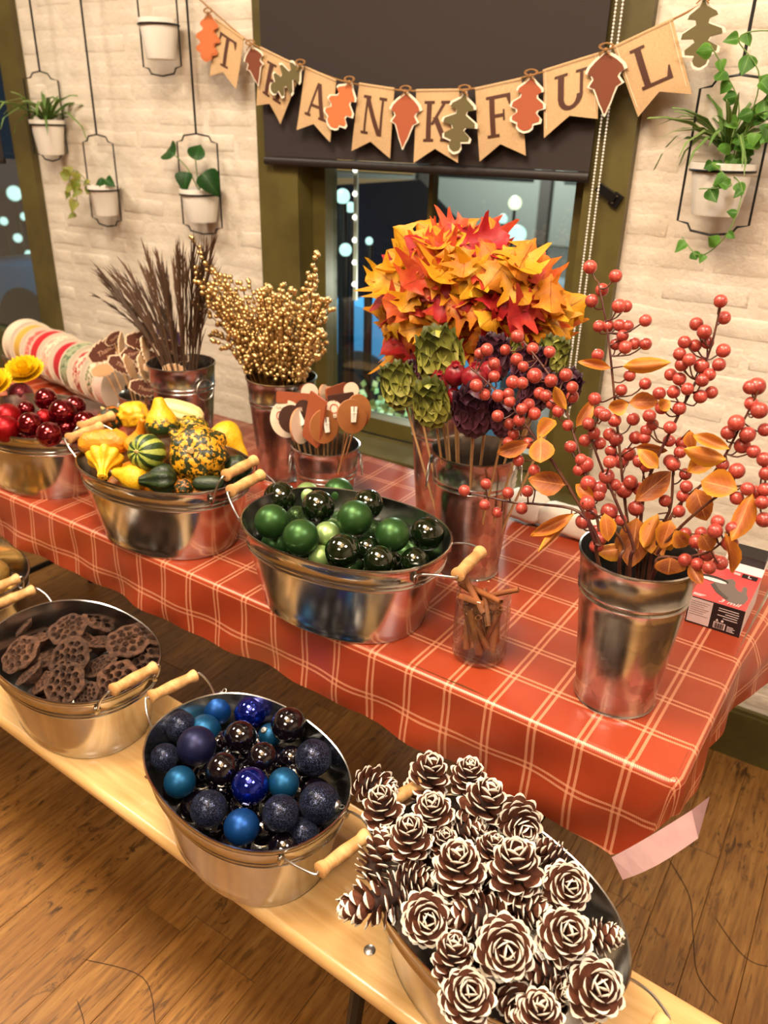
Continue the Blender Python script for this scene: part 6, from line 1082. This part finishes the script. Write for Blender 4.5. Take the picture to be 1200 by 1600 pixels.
for i, (kd, x, y, z, r, a) in enumerate(LEAFPICK):
    P = Vector((x, y, z)); n = (CAM - P).normalized(); n.z *= .5
    if kd == 'e': n.rotate(Euler((0, 0, 1.15)))
    else: n.rotate(Euler((0, 0, random.uniform(-.3, .3))))
    t = thing('leaf_pick', lab[i], 'pick', group='leaf picks in the short pail', mtx=facing(P, n, roll=math.radians(-a)))
    r *= 1.2
    MB().prism(leafcut(r), .003, xf=Matrix.Translation((0, 0, -.0015))).build('leaf_board', M['card_edge'], t, False)
    MB().prism(leafcut(r * .90), .0006, xf=Matrix.Translation((0, 0, .0016))).build('leaf_print', TAGW[kd], t, False)
    if kd == 'b': obj('lettering', TXT, t, loc=(0, -.002, .0026), scale=(r / .085,) * 3)
    d = Vector((x, y, 0)) - lp; foot = Vector((lp.x, lp.y, TZ + .012)) + Vector((max(-.03, min(.03, d.x * .4)), max(-.03, min(.03, d.y * .4)), 0)); stick_into(t, t.matrix_basis @ Vector((0, 0, -.004)), foot, .002)
# ------------------------------------------------------------------ ribbon spools on a wire rack
A0 = Vector((-2.40, 1.585, TZ + .088)); A1 = Vector((-1.78, 1.452, TZ + .088)); ax = (A1 - A0).normalized(); side = Vector((-ax.y, ax.x, 0))
rk = thing('ribbon_rack', 'low wire rack carrying the ribbon spools', 'rack', (A0.x, A0.y, TZ)); o0 = Vector((A0.x, A0.y, TZ))
MB().tube([A0 - o0 - ax * .02, A1 - o0 + ax * .02], .003, 8).build('axle', M['wire'], rk)
for s in (-1, 1):
    MB().tube([side * .085 * s + Vector((0, 0, .06)) - ax * .02, A1 - A0 + side * .085 * s + Vector((0, 0, .06)) + ax * .02], .0022, 6).build('rail', M['wire'], rk)
for q in (A0 - o0 - ax * .02, A1 - o0 + ax * .02):
    b0 = Vector((q.x, q.y, .002)); MB().tube([b0 + side * .085 + Vector((0, 0, .06)), b0 + side * .07, b0 - side * .07, b0 - side * .085 + Vector((0, 0, .06))], .0024, 6).build('foot', M['wire'], rk); MB().tube([b0, q], .0024, 6).build('post', M['wire'], rk)
card = mat('spool_card', (226, 212, 190), .6)
RB = [('cream', (222, 206, 180), None), ('gold', (206, 164, 70), None), ('coral', (204, 84, 76), (226, 170, 150)), ('scarlet', (186, 24, 36), None), ('cream flecked', (232, 206, 178), (214, 140, 120)), ('glittery red', (176, 18, 38), None), ('sage leaf', (156, 162, 128), (92, 110, 80)), ('cream and red striped', (220, 196, 170), (160, 26, 34)), ('cream and green', (222, 200, 172), (90, 110, 70)), ('pale pink', (226, 194, 176), None)]
for i, (nm, c1, c2) in enumerate(RB):
    f_ = i / (len(RB) - 1); P = A0 + (A1 - A0) * (.02 + .96 * f_); w = .025; r = .077 - .005 * (i % 3)
    t = thing('ribbon_spool', nm + ' ribbon spool, ' + ('nearest the wall' if i == 0 else ORD[i] + ' from the wall end') + ' of the rack', 'ribbon', group='ribbon spools on the rack', mtx=facing(P, ax))
    rm = mat('ribbon_' + str(i), c1, .45, c2=c2, scale=70, lo=.5, hi=.56) if c2 else mat('ribbon_' + str(i), c1, .4)
    MB().lathe([(.02, -w), (r, -w), (r, w), (.02, w)], 40, caps=False).build('ribbon_roll', rm, t)
    for s in (-1, 1): MB().lathe([(.010, s * w), (r + .004, s * w), (r + .004, s * (w + .0016)), (.010, s * (w + .0016)), (.010, s * w)], 40, caps=False).build('flange', card, t)
# ------------------------------------------------------------------ yellow flower heads by the red tub
PET = leaf_mesh('petal', [(0, .05), (.3, .11), (.7, .13), (.92, .08), (1, .01)], M['mum'], 0, -.7, .6)
for i, (P, r, q) in enumerate([((-1.79, 1.16, .945), .056, 'right of the two above the red baubles'), ((-1.80, 1.075, .93), .056, 'left of the two above the red baubles')]):
    t = thing('yellow_flower', 'yellow chrysanthemum head, ' + q, 'flower', group='yellow flowers', mtx=facing(P, (.25, -.35, .85), s=r)); MB().ball((0, 0, .1), .28, 12, 8).build('centre', M['mum_c'], t)
    for ring, (n, el, L) in enumerate(((24, 4, 1.0), (22, 20, .95), (20, 36, .88), (16, 52, .76), (12, 68, .6))):
        for k2 in range(n): obj('petal', PET, t, mtx=Matrix.Rotation(2 * PI * (k2 + .5 * ring) / n, 4, 'Z') @ Matrix.Rotation(-math.radians(el), 4, 'Y') @ Matrix.Diagonal((L, L * 1.0, L, 1)))
# ------------------------------------------------------------------ cinnamon jar
jx, jy = -.428, .985
jar = thing('glass_jar', 'clear glass jar filled with cinnamon sticks', 'jar', (jx, jy, TZ))
jp = [(.0, .004), (.030, .002), (.036, .0), (.0415, .004), (.0435, .010), (.0435, .088), (.0425, .094), (.0405, .098), (.0405, .101), (.0430, .102), (.0435, .104), (.0425, .107), (.0408, .108), (.0408, .112), (.0422, .1135), (.0418, .116), (.0408, .118), (.0412, .121), (.0402, .1225), (.0385, .1215), (.0378, .112), (.0380, .100), (.0405, .086), (.0405, .014), (.0375, .008), (.0, .0075)]
MB().lathe(jp, 56, caps=False).build('jar_glass', M['jar'], jar)
def scroll(L, r):
    sec = []
    for q in range(15): a = 2.6 * PI * q / 14; k_ = r * (1 - .42 * q / 14); sec.append((k_ * math.cos(a), k_ * math.sin(a)))
    ins = [(x * .80, y * .80) for x, y in sec]; loop = sec + ins[::-1]; b = MB(); rows = [[(x, y, -L / 2) for x, y in loop], [(x * 1.03, y * .98, 0) for x, y in loop], [(x, y, L / 2) for x, y in loop]]
    b.grid(rows, wrap=True); n = len(sec)
    for z, fl_ in ((-L / 2, 0), (L / 2, 1)):
        vs = [(x, y, z) for x, y in loop]; b.add(vs, [((q, q + 1, 2 * n - 2 - q, 2 * n - 1 - q) if fl_ else (2 * n - 1 - q, 2 * n - 2 - q, q + 1, q)) for q in range(n - 1)])
    return b.mesh('cinnamon_stick', M['cinn'], True, 50)
CIN = [scroll(.072, .0062), scroll(.078, .0070), scroll(.066, .0056)]
JL = 'curled brown cinnamon stick in the glass jar'
for i in range(19):
    a = i * 2.39996; rb_ = .026 if i % 3 else .010; b0 = Vector((rb_ * math.cos(a), rb_ * math.sin(a), .018 + .004 * (i % 3))); a2 = a + random.uniform(.5, 1.5) * random.choice((-1, 1)); tp = Vector((.026 * math.cos(a2), .026 * math.sin(a2), .085)); d = (tp - b0).normalized()
    tag(obj('cinnamon_stick', CIN[i % 3], None, mtx=facing(Vector((jx, jy, TZ)) + b0 + d * .036, d, roll=i)), JL, 'cinnamon stick', 'cinnamon sticks inside the jar')
for i, (px, py, pz, dx, dy, dz, lb) in enumerate([(-.012, -.010, .112, -.55, .25, .45, 'cinnamon stick poking out at the upper left of the jar'), (.006, -.004, .116, .75, -.35, .12, 'cinnamon stick lying across the middle of the jar mouth'), (.022, .012, .116, .75, .2, .35, 'cinnamon stick poking out over the right of the jar mouth'), (-.004, -.018, .106, -.6, -.5, .35, 'cinnamon stick pointing forward over the jar rim'), (-.018, .008, .104, .5, .4, -.5, 'cinnamon stick slanting down at the back of the jar mouth'), (.012, -.014, .100, .4, -.5, -.6, 'cinnamon stick slanting down below the jar neck')]):
    tag(obj('cinnamon_stick', CIN[i % 3], None, mtx=facing((jx + px, jy + py, TZ + pz), (dx, dy, dz), roll=i * 2.0, s=.9)), lb, 'cinnamon stick', 'cinnamon sticks at the jar mouth')
# ------------------------------------------------------------------ glove box
GX0, GX1, GY0, GY1, GH = -.174, -.084, 1.275, 1.410, .052
gb = thing('glove_box', 'open red and black box of disposable gloves, size L', 'box', ((GX0 + GX1) / 2, GY0, TZ + .002), -.02)
gw, gd = GX1 - GX0, GY1 - GY0; red = mat('box_red', (206, 66, 66), .4); blk = mat('box_black', (26, 20, 22), .4); wht = mat('box_white', (226, 208, 204), .5); gry = mat('glove_grey', (104, 92, 86), .5); gry2 = mat('glove_dark', (70, 62, 58), .5)
MB().box((0, gd / 2, GH / 2), (gw, gd, GH)).build('carton', wht, gb, False)
fx = Matrix(((1, 0, 0, 0), (0, 0, -1, 0), (0, 1, 0, 0), (0, 0, 0, 1)))         # print on the front face
def pr(poly, m_, face, lift, name):
    xf = Matrix.Translation((0, -lift, 0)) @ fx if face == 'f' else Matrix.Translation((0, 0, GH + lift - .0003))
    return MB().prism(poly, .0003, xf=xf).build(name, m_, gb, False)
def rect(a, b, c, d): return [(a, c), (b, c), (b, d), (a, d)]
pr(rect(-gw / 2, gw / 2, 0, GH), blk, 'f', .0003, 'front_print'); pr(rect(-gw / 2 + .002, -.006, .003, GH - .002), wht, 'f', .0006, 'white_panel')
for q in range(7): pr(rect(-gw / 2 + .004, -.010 - .004 * (q % 3), GH - .008 - q * .0042, GH - .0076 - q * .0042), gry2, 'f', .0009, 'text_line')
for q, (a, b) in enumerate(((.004, .036), (.004, .037), (.016, .037), (.004, .036), (.014, .037))): pr(rect(a, b, GH - .008 - q * .0045, GH - .0068 - q * .0045), wht, 'f', .0006, 'text_line')
pr(rect(.001, .020, .005, .017), wht, 'f', .0006, 'barcode_panel')
for q in range(12): pr(rect(.0025 + q * .0013, .0031 + q * .0013 + .0003 * (q % 3), .006, .016), blk, 'f', .0009, 'barcode_bar')
for q in range(4): pr(rect(.023, .036 - .003 * (q % 2), .005 + q * .0028, .006 + q * .0028), wht, 'f', .0006, 'text_line')
pr(circ(.0022, .0022, 14), wht, 'f', .0006, 'round_mark').location = (.014, 0, .021); pr([(.003, .019), (.008, .019), (.0055, .0235)], wht, 'f', .0006, 'warning_mark')
pr(rect(-gw / 2, gw / 2, 0, gd), red, 't', .0003, 'top_print')
hand = [(-.012, .085), (.002, .100), (.010, .092), (.012, .075), (.020, .062), (.026, .062), (.024, .078), (.027, .084), (.032, .080), (.034, .062), (.040, .044), (.038, .022), (.026, .010), (.010, .018), (-.010, .034), (-.026, .058)]
pr(hand[::-1], gry, 't', .0006, 'glove_print'); pr([(-.026, .058), (-.010, .034), (.010, .018), (.012, .026), (-.008, .046), (-.020, .066)], gry2, 't', .0009, 'glove_shadow_print')
pr(rect(.014, .040, gd - .020, gd - .004), blk, 't', .0006, 'size_panel')
obj('size_letter', text_mesh('L', .014, wht), gb, loc=(.027, gd - .012, GH + .0008)); obj('thickness_lettering', text_mesh('3 mil', .017, wht, shear=.3), gb, loc=(.016, .010, GH + .0012))
for q in range(3): pr(rect(.0, .011, gd - .008 - q * .003, gd - .0065 - q * .003), wht, 't', .0006, 'text_line'); pr(rect(-.042, -.028 + .003 * q, .006 + q * .003, .0075 + q * .003), wht, 't', .0006, 'text_line')
op = circ(.026, .012, 24); MB().prism(op, .0003, xf=Matrix.Translation((-.026, .080, GH + .0004))).build('torn_opening', blk, gb, False); MB().prism(circ(.022, .006, 20), .0004, xf=Matrix.Translation((-.024, .076, GH + .0006))).build('tissue', wht, gb, False)
MB().box((.010, gd + .020, GH + .006), (gw * .78, .05, .0012), rot=Matrix.Rotation(.35, 3, 'X')).build('end_flap', wht, gb, False); MB().box((.012, gd + .032, GH + .020), (gw * .7, .03, .022), rot=Matrix.Rotation(.3, 3, 'X')).build('open_end_shade', blk, gb)  # black block stands in for the shade inside the open end
# ------------------------------------------------------------------ two rounded white blocks at the back of the table
for i, (x, y, w, h, nm) in enumerate([(-.565, 1.487, .085, .062, 'left of the two behind the artichoke bucket'), (-.46, 1.478, .13, .056, 'right of the two behind the berry bucket')]):
    b = MB(); rows = []
    for j in range(9):
        v = -1 + 2 * j / 8; row = []
        for q in range(24):
            a = 2 * PI * q / 24; k_ = (1 - abs(v) ** 5 * .25); row.append((v * w / 2, k_ * .03 * spow(math.cos(a), .55), h / 2 + k_ * h / 2 * spow(math.sin(a), .5) * (1 + .05 * math.sin(5 * v))))
        rows.append(row)
    b.grid(rows[::-1], wrap=True); b.add(rows[0], [tuple(range(24))]); b.add(rows[-1], [tuple(range(23, -1, -1))])
    tag(b.build('white_block', M['white_block'], None, True, 50), 'rounded white block at the table back, ' + nm, 'block', 'white blocks').location = (x, y, TZ + .004); bpy.context.scene.collection.objects[-1].rotation_euler = (0, 0, -.05)
# ------------------------------------------------------------------ hanging planters
def frame_path(w, h, s=.022):
    w /= 2; return [(0, 0), (w - s * 1.4, -.006), (w - s, -s * .9), (w, -s * 1.1), (w, -h + s * 1.1), (w - s, -h + s * .9), (w - s * 1.4, -h + .006), (0, -h)]
LEAFH = {q: [leaf_mesh('leaf', HEART, M[q], 0, b, c, tw) for b, c, tw in ((.6, .3, .2), (-.5, -.3, -.3))] for q in ('green_leaf', 'dark_leaf', 'olive_leaf')}
BLADE = [leaf_mesh('blade', [(0, .02), (.2, .035), (.5, .035), (.8, .022), (1, .002)], M['blade'], 0, b, 2.0, .1) for b in (1.6, 2.3, 1.0)]
def planter(x, y, ztop, w, h, pot_z, pr_, ph, label, turn=0.0, rod=2.9):
    t = thing('hanging_planter', label, 'planter', (x, y, ztop), turn, 'hanging wire planters')
    half = frame_path(w, h); loop = [(a, 0, b) for a, b in half] + [(-a, 0, b) for a, b in half[-2:0:-1]]
    MB().tube(loop, .0026, 7, closed=True).build('wire_frame', M['black_wire'], t); MB().tube([(0, 0, 0), (0, 0, rod - ztop)], .0034, 7).build('rod', M['black_wire'], t)
    pz = pot_z - ztop; rt = pr_; MB().tube([(rt * 1.03 * math.cos(q * PI / 16), rt * 1.03 * math.sin(q * PI / 16), pz - .008) for q in range(32)], .0028, 6, closed=True).build('pot_ring', M['black_wire'], t)
    p = MB(); p.lathe([(.0001, pz - ph), (rt * .72, pz - ph), (rt * .75, pz - ph + .003), (rt * .96, pz - .010), (rt * 1.04, pz - .006), (rt * 1.05, pz + .006), (rt * .98, pz + .007), (rt * .94, pz - .004), (rt * .9, pz - .014), (.0001, pz - .013)], 36, caps=False)
    po = p.build('pot', M['pot'], t); MB().lathe([(rt * .9, pz - .0128), (.0001, pz - .008)], 24, caps=False).build('soil', M['soil'], po)
    return t, pz
def vine(t, path, leaves, m_, r=.0013, size=(.03, .045)):
    sp = smoothpath(path, 6); MB().tube(sp, r, 5).build('vine', M['stem_green'], t)
    for q in range(leaves):
        k_ = int((q + .6) / leaves * (len(sp) - 1)); B = sp[k_]; s = random.uniform(*size); d = Vector((random.uniform(-1, 1), random.uniform(-1, -.1), random.uniform(-.9, .5))); n = Vector((random.uniform(-.2, .7), -1, random.uniform(0, .8)))
        obj('leaf', LEAFH[m_][q % 2], t, mtx=facing(B, n, d) @ Matrix.Rotation(PI / 2, 4, 'Z') @ Matrix.Scale(s, 4))
def spider(t, z0, n, L, spread=1.0):
    for q in range(n):
        a = q * 2.39996; s = L * random.uniform(.7, 1.15); el = random.uniform(.75, 1.35)
        obj('blade', BLADE[q % 3], t, mtx=Matrix.Translation((.006 * math.cos(a), .006 * math.sin(a), z0)) @ Matrix.Rotation(a, 4, 'Z') @ Matrix.Rotation(-el, 4, 'Y') @ Matrix.Diagonal((s, s * .9, s, 1)))
t, pz = planter(-2.565, 1.90, 1.665, .11, .27, 1.515, .055, .10, 'hanging planter with a pale spider plant beside the left window', 1.25); spider(t, pz + .0, 30, .19)
t, pz = planter(-2.322, 1.90, 1.483, .145, .282, 1.325, .051, .088, 'hanging planter with a trailing variegated vine low on the left wall')
vine(t, [(-.02, -.02, pz - .01), (-.05, -.06, pz + .05), (-.08, -.07, pz + .01), (-.09, -.06, pz - .09)], 8, 'olive_leaf'); vine(t, [(.0, -.02, pz - .01), (-.03, -.07, pz + .02), (-.04, -.08, pz - .05)], 5, 'olive_leaf'); vine(t, [(0, 0, pz - .01), (.02, -.02, pz + .03), (.05, -.02, pz + .02)], 3, 'dark_leaf')
planter(-1.976, 1.88, 1.98, .155, .335, 1.781, .056, .094, 'empty-looking white hanging planter at the top of the left wall')
t, pz = planter(-1.894, 1.915, 1.495, .165, .285, 1.335, .060, .088, 'hanging planter with four dark heart-shaped leaves left of the blind')
for (dx, dz, s, nx, ang) in ((-.055, .10, .055, -.3, 2.6), (.03, .09, .045, .3, 1.2), (.055, .055, .062, .4, -.5), (-.01, .055, .05, 0, -1.6)):
    MB().tube(smoothpath([(0, 0, pz - .01), (dx * .4, -.02, pz + dz * .6), (dx, -.04, pz + dz)], 4), .0016, 6).build('leaf_stalk', M['stem_green'], t)
    obj('leaf', LEAFH['dark_leaf'][0], t, mtx=facing((dx, -.04, pz + dz), (nx + .3, -.8, .45), (math.cos(ang), -.2, math.sin(ang))) @ Matrix.Rotation(PI / 2, 4, 'Z') @ Matrix.Scale(s * 1.3, 4))
t, pz = planter(-.374, 1.88, 1.634, .145, .30, 1.468, .062, .094, 'hanging planter with a spider plant and ivy on the right wall'); spider(t, pz + .03, 40, .17)
vine(t, [(.0, -.02, pz - .01), (.02, -.05, pz + .10), (-.02, -.06, pz + .17), (-.05, -.07, pz + .21)], 8, 'green_leaf', size=(.022, .034)); vine(t, [(.02, -.02, pz), (.06, -.05, pz + .12), (.10, -.05, pz + .16)], 7, 'green_leaf', size=(.03, .044)); vine(t, [(.02, -.02, pz), (.05, -.07, pz + .15), (.0, -.08, pz + .22), (.06, -.08, pz + .23), (.12, -.08, pz + .20)], 9, 'green_leaf', size=(.026, .04)); vine(t, [(.03, -.02, pz), (.08, -.06, pz + .08), (.13, -.06, pz + .06), (.14, -.05, pz - .02)], 7, 'green_leaf', size=(.028, .042)); vine(t, [(.0, -.03, pz - .01), (-.01, -.08, pz + .01), (.04, -.09, pz - .03), (-.02, -.09, pz - .04)], 6, 'green_leaf', size=(.022, .034)); vine(t, [(.02, -.03, pz - .01), (.06, -.08, pz - .04), (.05, -.09, pz - .12), (0, -.06, pz - .17), (-.05, -.03, pz - .14)], 9, 'green_leaf', size=(.018, .03)); vine(t, [(.02, 0, pz), (.03, -.05, pz + .05), (.09, -.06, pz + .07)], 6, 'green_leaf', size=(.024, .036))

# ------------------------------------------------------------------ THANKFUL banner
BY = WY - .068
ban = thing('banner', 'burlap bunting spelling THANKFUL with felt leaves', 'banner', (-1.13, BY, 1.607)); bo_ = Vector((-1.13, BY, 1.607))
STR = [(-1.90, 1.88), (-1.82, 1.829), (-1.755, 1.788), (-1.633, 1.717), (-1.461, 1.662), (-1.318, 1.625), (-1.145, 1.607), (-.978, 1.610), (-.819, 1.638), (-.655, 1.682), (-.518, 1.737), (-.461, 1.765), (-.40, 1.80)]
MB().tube([p - bo_ for p in smoothpath([(x, BY, z) for x, z in STR], 5)], .0022, 6).build('string', M['twine'], ban)
FLAG = {'T': [(-1.763, 1.781), (-1.664, 1.73), (-1.696, 1.611), (-1.792, 1.643)], 'H': [(-1.607, 1.709), (-1.465, 1.658), (-1.55, 1.526), (-1.633, 1.571)], 'A': [(-1.457, 1.661), (-1.358, 1.629), (-1.375, 1.486), (-1.486, 1.513)], 'N': [(-1.286, 1.622), (-1.181, 1.61), (-1.192, 1.453), (-1.312, 1.467)], 'K': [(-1.118, 1.607), (-1.0, 1.608), (-.99, 1.451), (-1.115, 1.446)], 'F': [(-.958, 1.61), (-.843, 1.63), (-.818, 1.473), (-.936, 1.456)], 'U': [(-.793, 1.645), (-.67, 1.676), (-.653, 1.552), (-.773, 1.511)], 'L': [(-.64, 1.687), (-.525, 1.733), (-.464, 1.6), (-.568, 1.557)]}
def st_(x, w, y0=0, y1=1): return rect(x - w / 2, x + w / 2, y0, y1)
def sf(x, w, y): return rect(x - w / 2, x + w / 2, y - .035, y + .035)
def ln(x0, y0, x1, y1, w): return [(x0 - w / 2, y0), (x0 + w / 2, y0), (x1 + w / 2, y1), (x1 - w / 2, y1)]
def arcp(cx, cy, r0x, r0y, r1x, r1y, a0, a1, n=8):
    out = []
    for q in range(n):
        a, b = [math.radians(a0 + (a1 - a0) * k_ / n) for k_ in (q, q + 1)]
        out.append([(cx + r0x * math.cos(a), cy + r0y * math.sin(a)), (cx + r1x * math.cos(a), cy + r1y * math.sin(a)), (cx + r1x * math.cos(b), cy + r1y * math.sin(b)), (cx + r0x * math.cos(b), cy + r0y * math.sin(b))])
    return out
GL_ = {'T': [st_(.5, .17), sf(.5, .42, .035), rect(.04, .96, .92, 1.0), [(.04, .74), (.08, .74), (.18, .92), (.04, .92)], [(.92, .74), (.96, .74), (.96, .92), (.82, .92)]],
       'H': [st_(.22, .17), st_(.78, .17), rect(.22, .78, .46, .56), sf(.22, .38, .035), sf(.22, .38, .965), sf(.78, .38, .035), sf(.78, .38, .965)],
       'A': [ln(.14, 0, .48, 1, .09), ln(.84, 0, .52, 1, .19), rect(.26, .70, .30, .38), sf(.14, .30, .035), sf(.84, .36, .035)],
       'N': [st_(.18, .09), st_(.84, .09), ln(.80, 0, .16, 1, .19), sf(.18, .32, .035), sf(.16, .34, .965), sf(.84, .32, .965)],
       'K': [st_(.22, .18), ln(.34, .42, .80, 1, .11), ln(.82, 0, .46, .60, .19), sf(.22, .38, .035), sf(.22, .38, .965), sf(.80, .32, .965), sf(.82, .34, .035)],
       'F': [st_(.26, .18), rect(.26, .88, .92, 1.0), [(.84, .72), (.88, .72), (.88, .92), (.74, .92)], rect(.26, .66, .47, .55), rect(.62, .68, .38, .64), sf(.26, .42, .035), sf(.26, .40, .965)],
       'U': [st_(.22, .18, .34, 1), st_(.80, .09, .34, 1), sf(.22, .38, .965), sf(.80, .32, .965)] + arcp(.49, .36, .36, .38, .19, .27, 180, 360),
       'L': [st_(.24, .18), sf(.24, .40, .965), rect(.06, .92, 0, .08), [(.78, .08), (.92, .08), (.92, .32), (.88, .32)]]}
fi = 0
for ch, q in FLAG.items():
    q4 = [Vector((x, 0, z)) for x, z in q]; a, b, c, d = q4
    bulge = lambda u, v: .006 * math.sin(PI * u) * math.sin(PI * v * .9) + .010 * v * v * ((-1) ** fi) * .5
    def mp(u, v): p = a * (1 - u) * (1 - v) + b * u * (1 - v) + c * u * v + d * (1 - u) * v; return Vector((p.x, BY - .004 - bulge(u, v), p.z)) - bo_
    notch = .20; m = MB(); rows = []; rb = []
    for j in range(11):
        row = []
        for i in range(13):
            u = i / 12; vmax = 1 - notch * (1 - abs(2 * u - 1)); v = j / 10 * vmax; row.append(mp(u, v))
        rows.append(row)
    m.grid([r[::-1] for r in rows]); m.grid([[p + Vector((0, .0016, 0)) for p in r] for r in rows])
    f_ = m.build('flag', M['burlap'], ban)
    MB().tube([mp(u_ / 8, .0) + Vector((0, .001, 0)) for u_ in range(9)], .0035, 6).build('top_fold', M['burlap'], f_)
    if ch in 'UL':
        MB().tube([mp(.05, v_ / 8) - Vector((0, .0012, 0)) for v_ in range(8)], .0007, 4).build('stitching', M['stitch'], f_); MB().tube([mp(.95, v_ / 8) - Vector((0, .0012, 0)) for v_ in range(8)], .0007, 4).build('stitching', M['stitch'], f_)
    lt = MB(); u0, u1, v0, v1 = .20, .84, .70, .14
    for poly in GL_[ch]:
        n = len(poly); fr_ = [mp(u0 + (u1 - u0) * x, v0 + (v1 - v0) * y) - Vector((0, .0012, 0)) for x, y in poly]
        # edges follow the cloth: split each stroke in four along its height
        steps = 4
        if n == 4:
            L0_, R0_, R1_, L1_ = poly; rr = []
            for s in range(steps + 1):
                t_ = s / steps; pa = (L0_[0] + (L1_[0] - L0_[0]) * t_, L0_[1] + (L1_[1] - L0_[1]) * t_); pb = (R0_[0] + (R1_[0] - R0_[0]) * t_, R0_[1] + (R1_[1] - R0_[1]) * t_)
                rr.append([mp(u0 + (u1 - u0) * (pb[0] + (pa[0] - pb[0]) * e_ / 4), v0 + (v1 - v0) * (pb[1] + (pa[1] - pb[1]) * e_ / 4)) - Vector((0, .0013, 0)) for e_ in range(5)])
            lt.grid(rr)
        else: lt.add(fr_, [tuple(range(n))])
    lt.build('letter', M['letter'], f_, False); fi += 1
def outline_pts(ol, sweep): return [(t + sweep * w, w) for t, w in ol] + [(t + sweep * w, -w) for t, w in reversed(ol)]
OAKR = [(0, .02), (.08, .06), (.16, .22), (.22, .25), (.27, .11), (.34, .10), (.42, .32), (.49, .34), (.54, .14), (.60, .11), (.68, .27), (.75, .26), (.80, .10), (.88, .13), (.95, .10), (1, .02)]
MAPL = [(0, .02), (.10, .20), (.18, .30), (.26, .34), (.32, .25), (.38, .22), (.48, .30), (.54, .20), (.66, .15), (.8, .10), (.9, .05), (1, .01)]
PLUMP = [(0, .02), (.08, .12), (.16, .25), (.22, .27), (.28, .17), (.34, .18), (.42, .34), (.50, .36), (.56, .23), (.62, .21), (.70, .32), (.77, .31), (.83, .17), (.9, .17), (.96, .11), (1, .02)]
BL = [(-1.775, 1.795, .105, -1.75, PLUMP, 'felt_or'), (-1.628, 1.716, .088, -1.35, MAPL, 'felt_brown'), (-1.462, 1.668, .112, -2.65, OAKR, 'felt_olive'), (-1.305, 1.628, .112, -2.1, PLUMP, 'felt_or'), (-1.140, 1.607, .118, -1.60, MAPL, 'felt_rust'), (-.978, 1.608, .125, -1.72, OAKR, 'felt_olive'), (-.815, 1.638, .105, -1.62, PLUMP, 'felt_rust'), (-.650, 1.684, .115, -1.45, MAPL, 'felt_brown'), (-.468, 1.770, .115, -1.45, OAKR, 'felt_olive')]
for i, (x, z, L, ang, ol, m_) in enumerate(BL):
    P = Vector((x, BY - .012 - .002 * (i % 2), z - .008)) - bo_
    xf = facing(P, (0.05, -1, .05), (math.cos(ang), 0, math.sin(ang))) @ Matrix.Rotation(PI / 2, 4, 'Z') @ Matrix.Scale(L, 4)
    pts = outline_pts(ol, .12); cxm = .5; big = [(cxm + (px - cxm) * 1.10, py * 1.16) for px, py in pts]
    lf = MB()
    def flat(pp, n_, zz, mi):
        h = n_; up = pp[:h]; dn = pp[h:][::-1]; lf.grid([[(u_[0], u_[1], zz), ((u_[0] + d_[0]) / 2, 0, zz), (d_[0], d_[1], zz)] for u_, d_ in zip(up, dn)][::-1], mi)
    flat(big, len(ol), .0, 0); flat(pts, len(ol), .012, 1); flat([(a_, -b_) for a_, b_ in big], len(ol), -.008, 0)
    o = lf.build('felt_leaf', [M['felt_white'] if m_ != 'felt_or' or i else M['felt_or'], M[m_]], ban, False); o.matrix_basis = xf
    bw = MB()
    for s in (-1, 1): bw.tube([P + Vector((s * .016 * math.sin(q * PI / 6) * (1 if s > 0 else .8), -.006, .006 + s * .0 + .010 * (1 - math.cos(q * PI / 6)) * .6)) for q in range(12)], .0016, 5, closed=True); bw.tube([P + Vector((0, -.006, .006)), P + Vector((s * .012, -.008, -.006))], .0015, 5)
    bw.ball(P + Vector((0, -.007, .006)), .0042, 8, 6); bw.build('twine_bow', M['twine'], o).matrix_parent_inverse = xf.inverted()
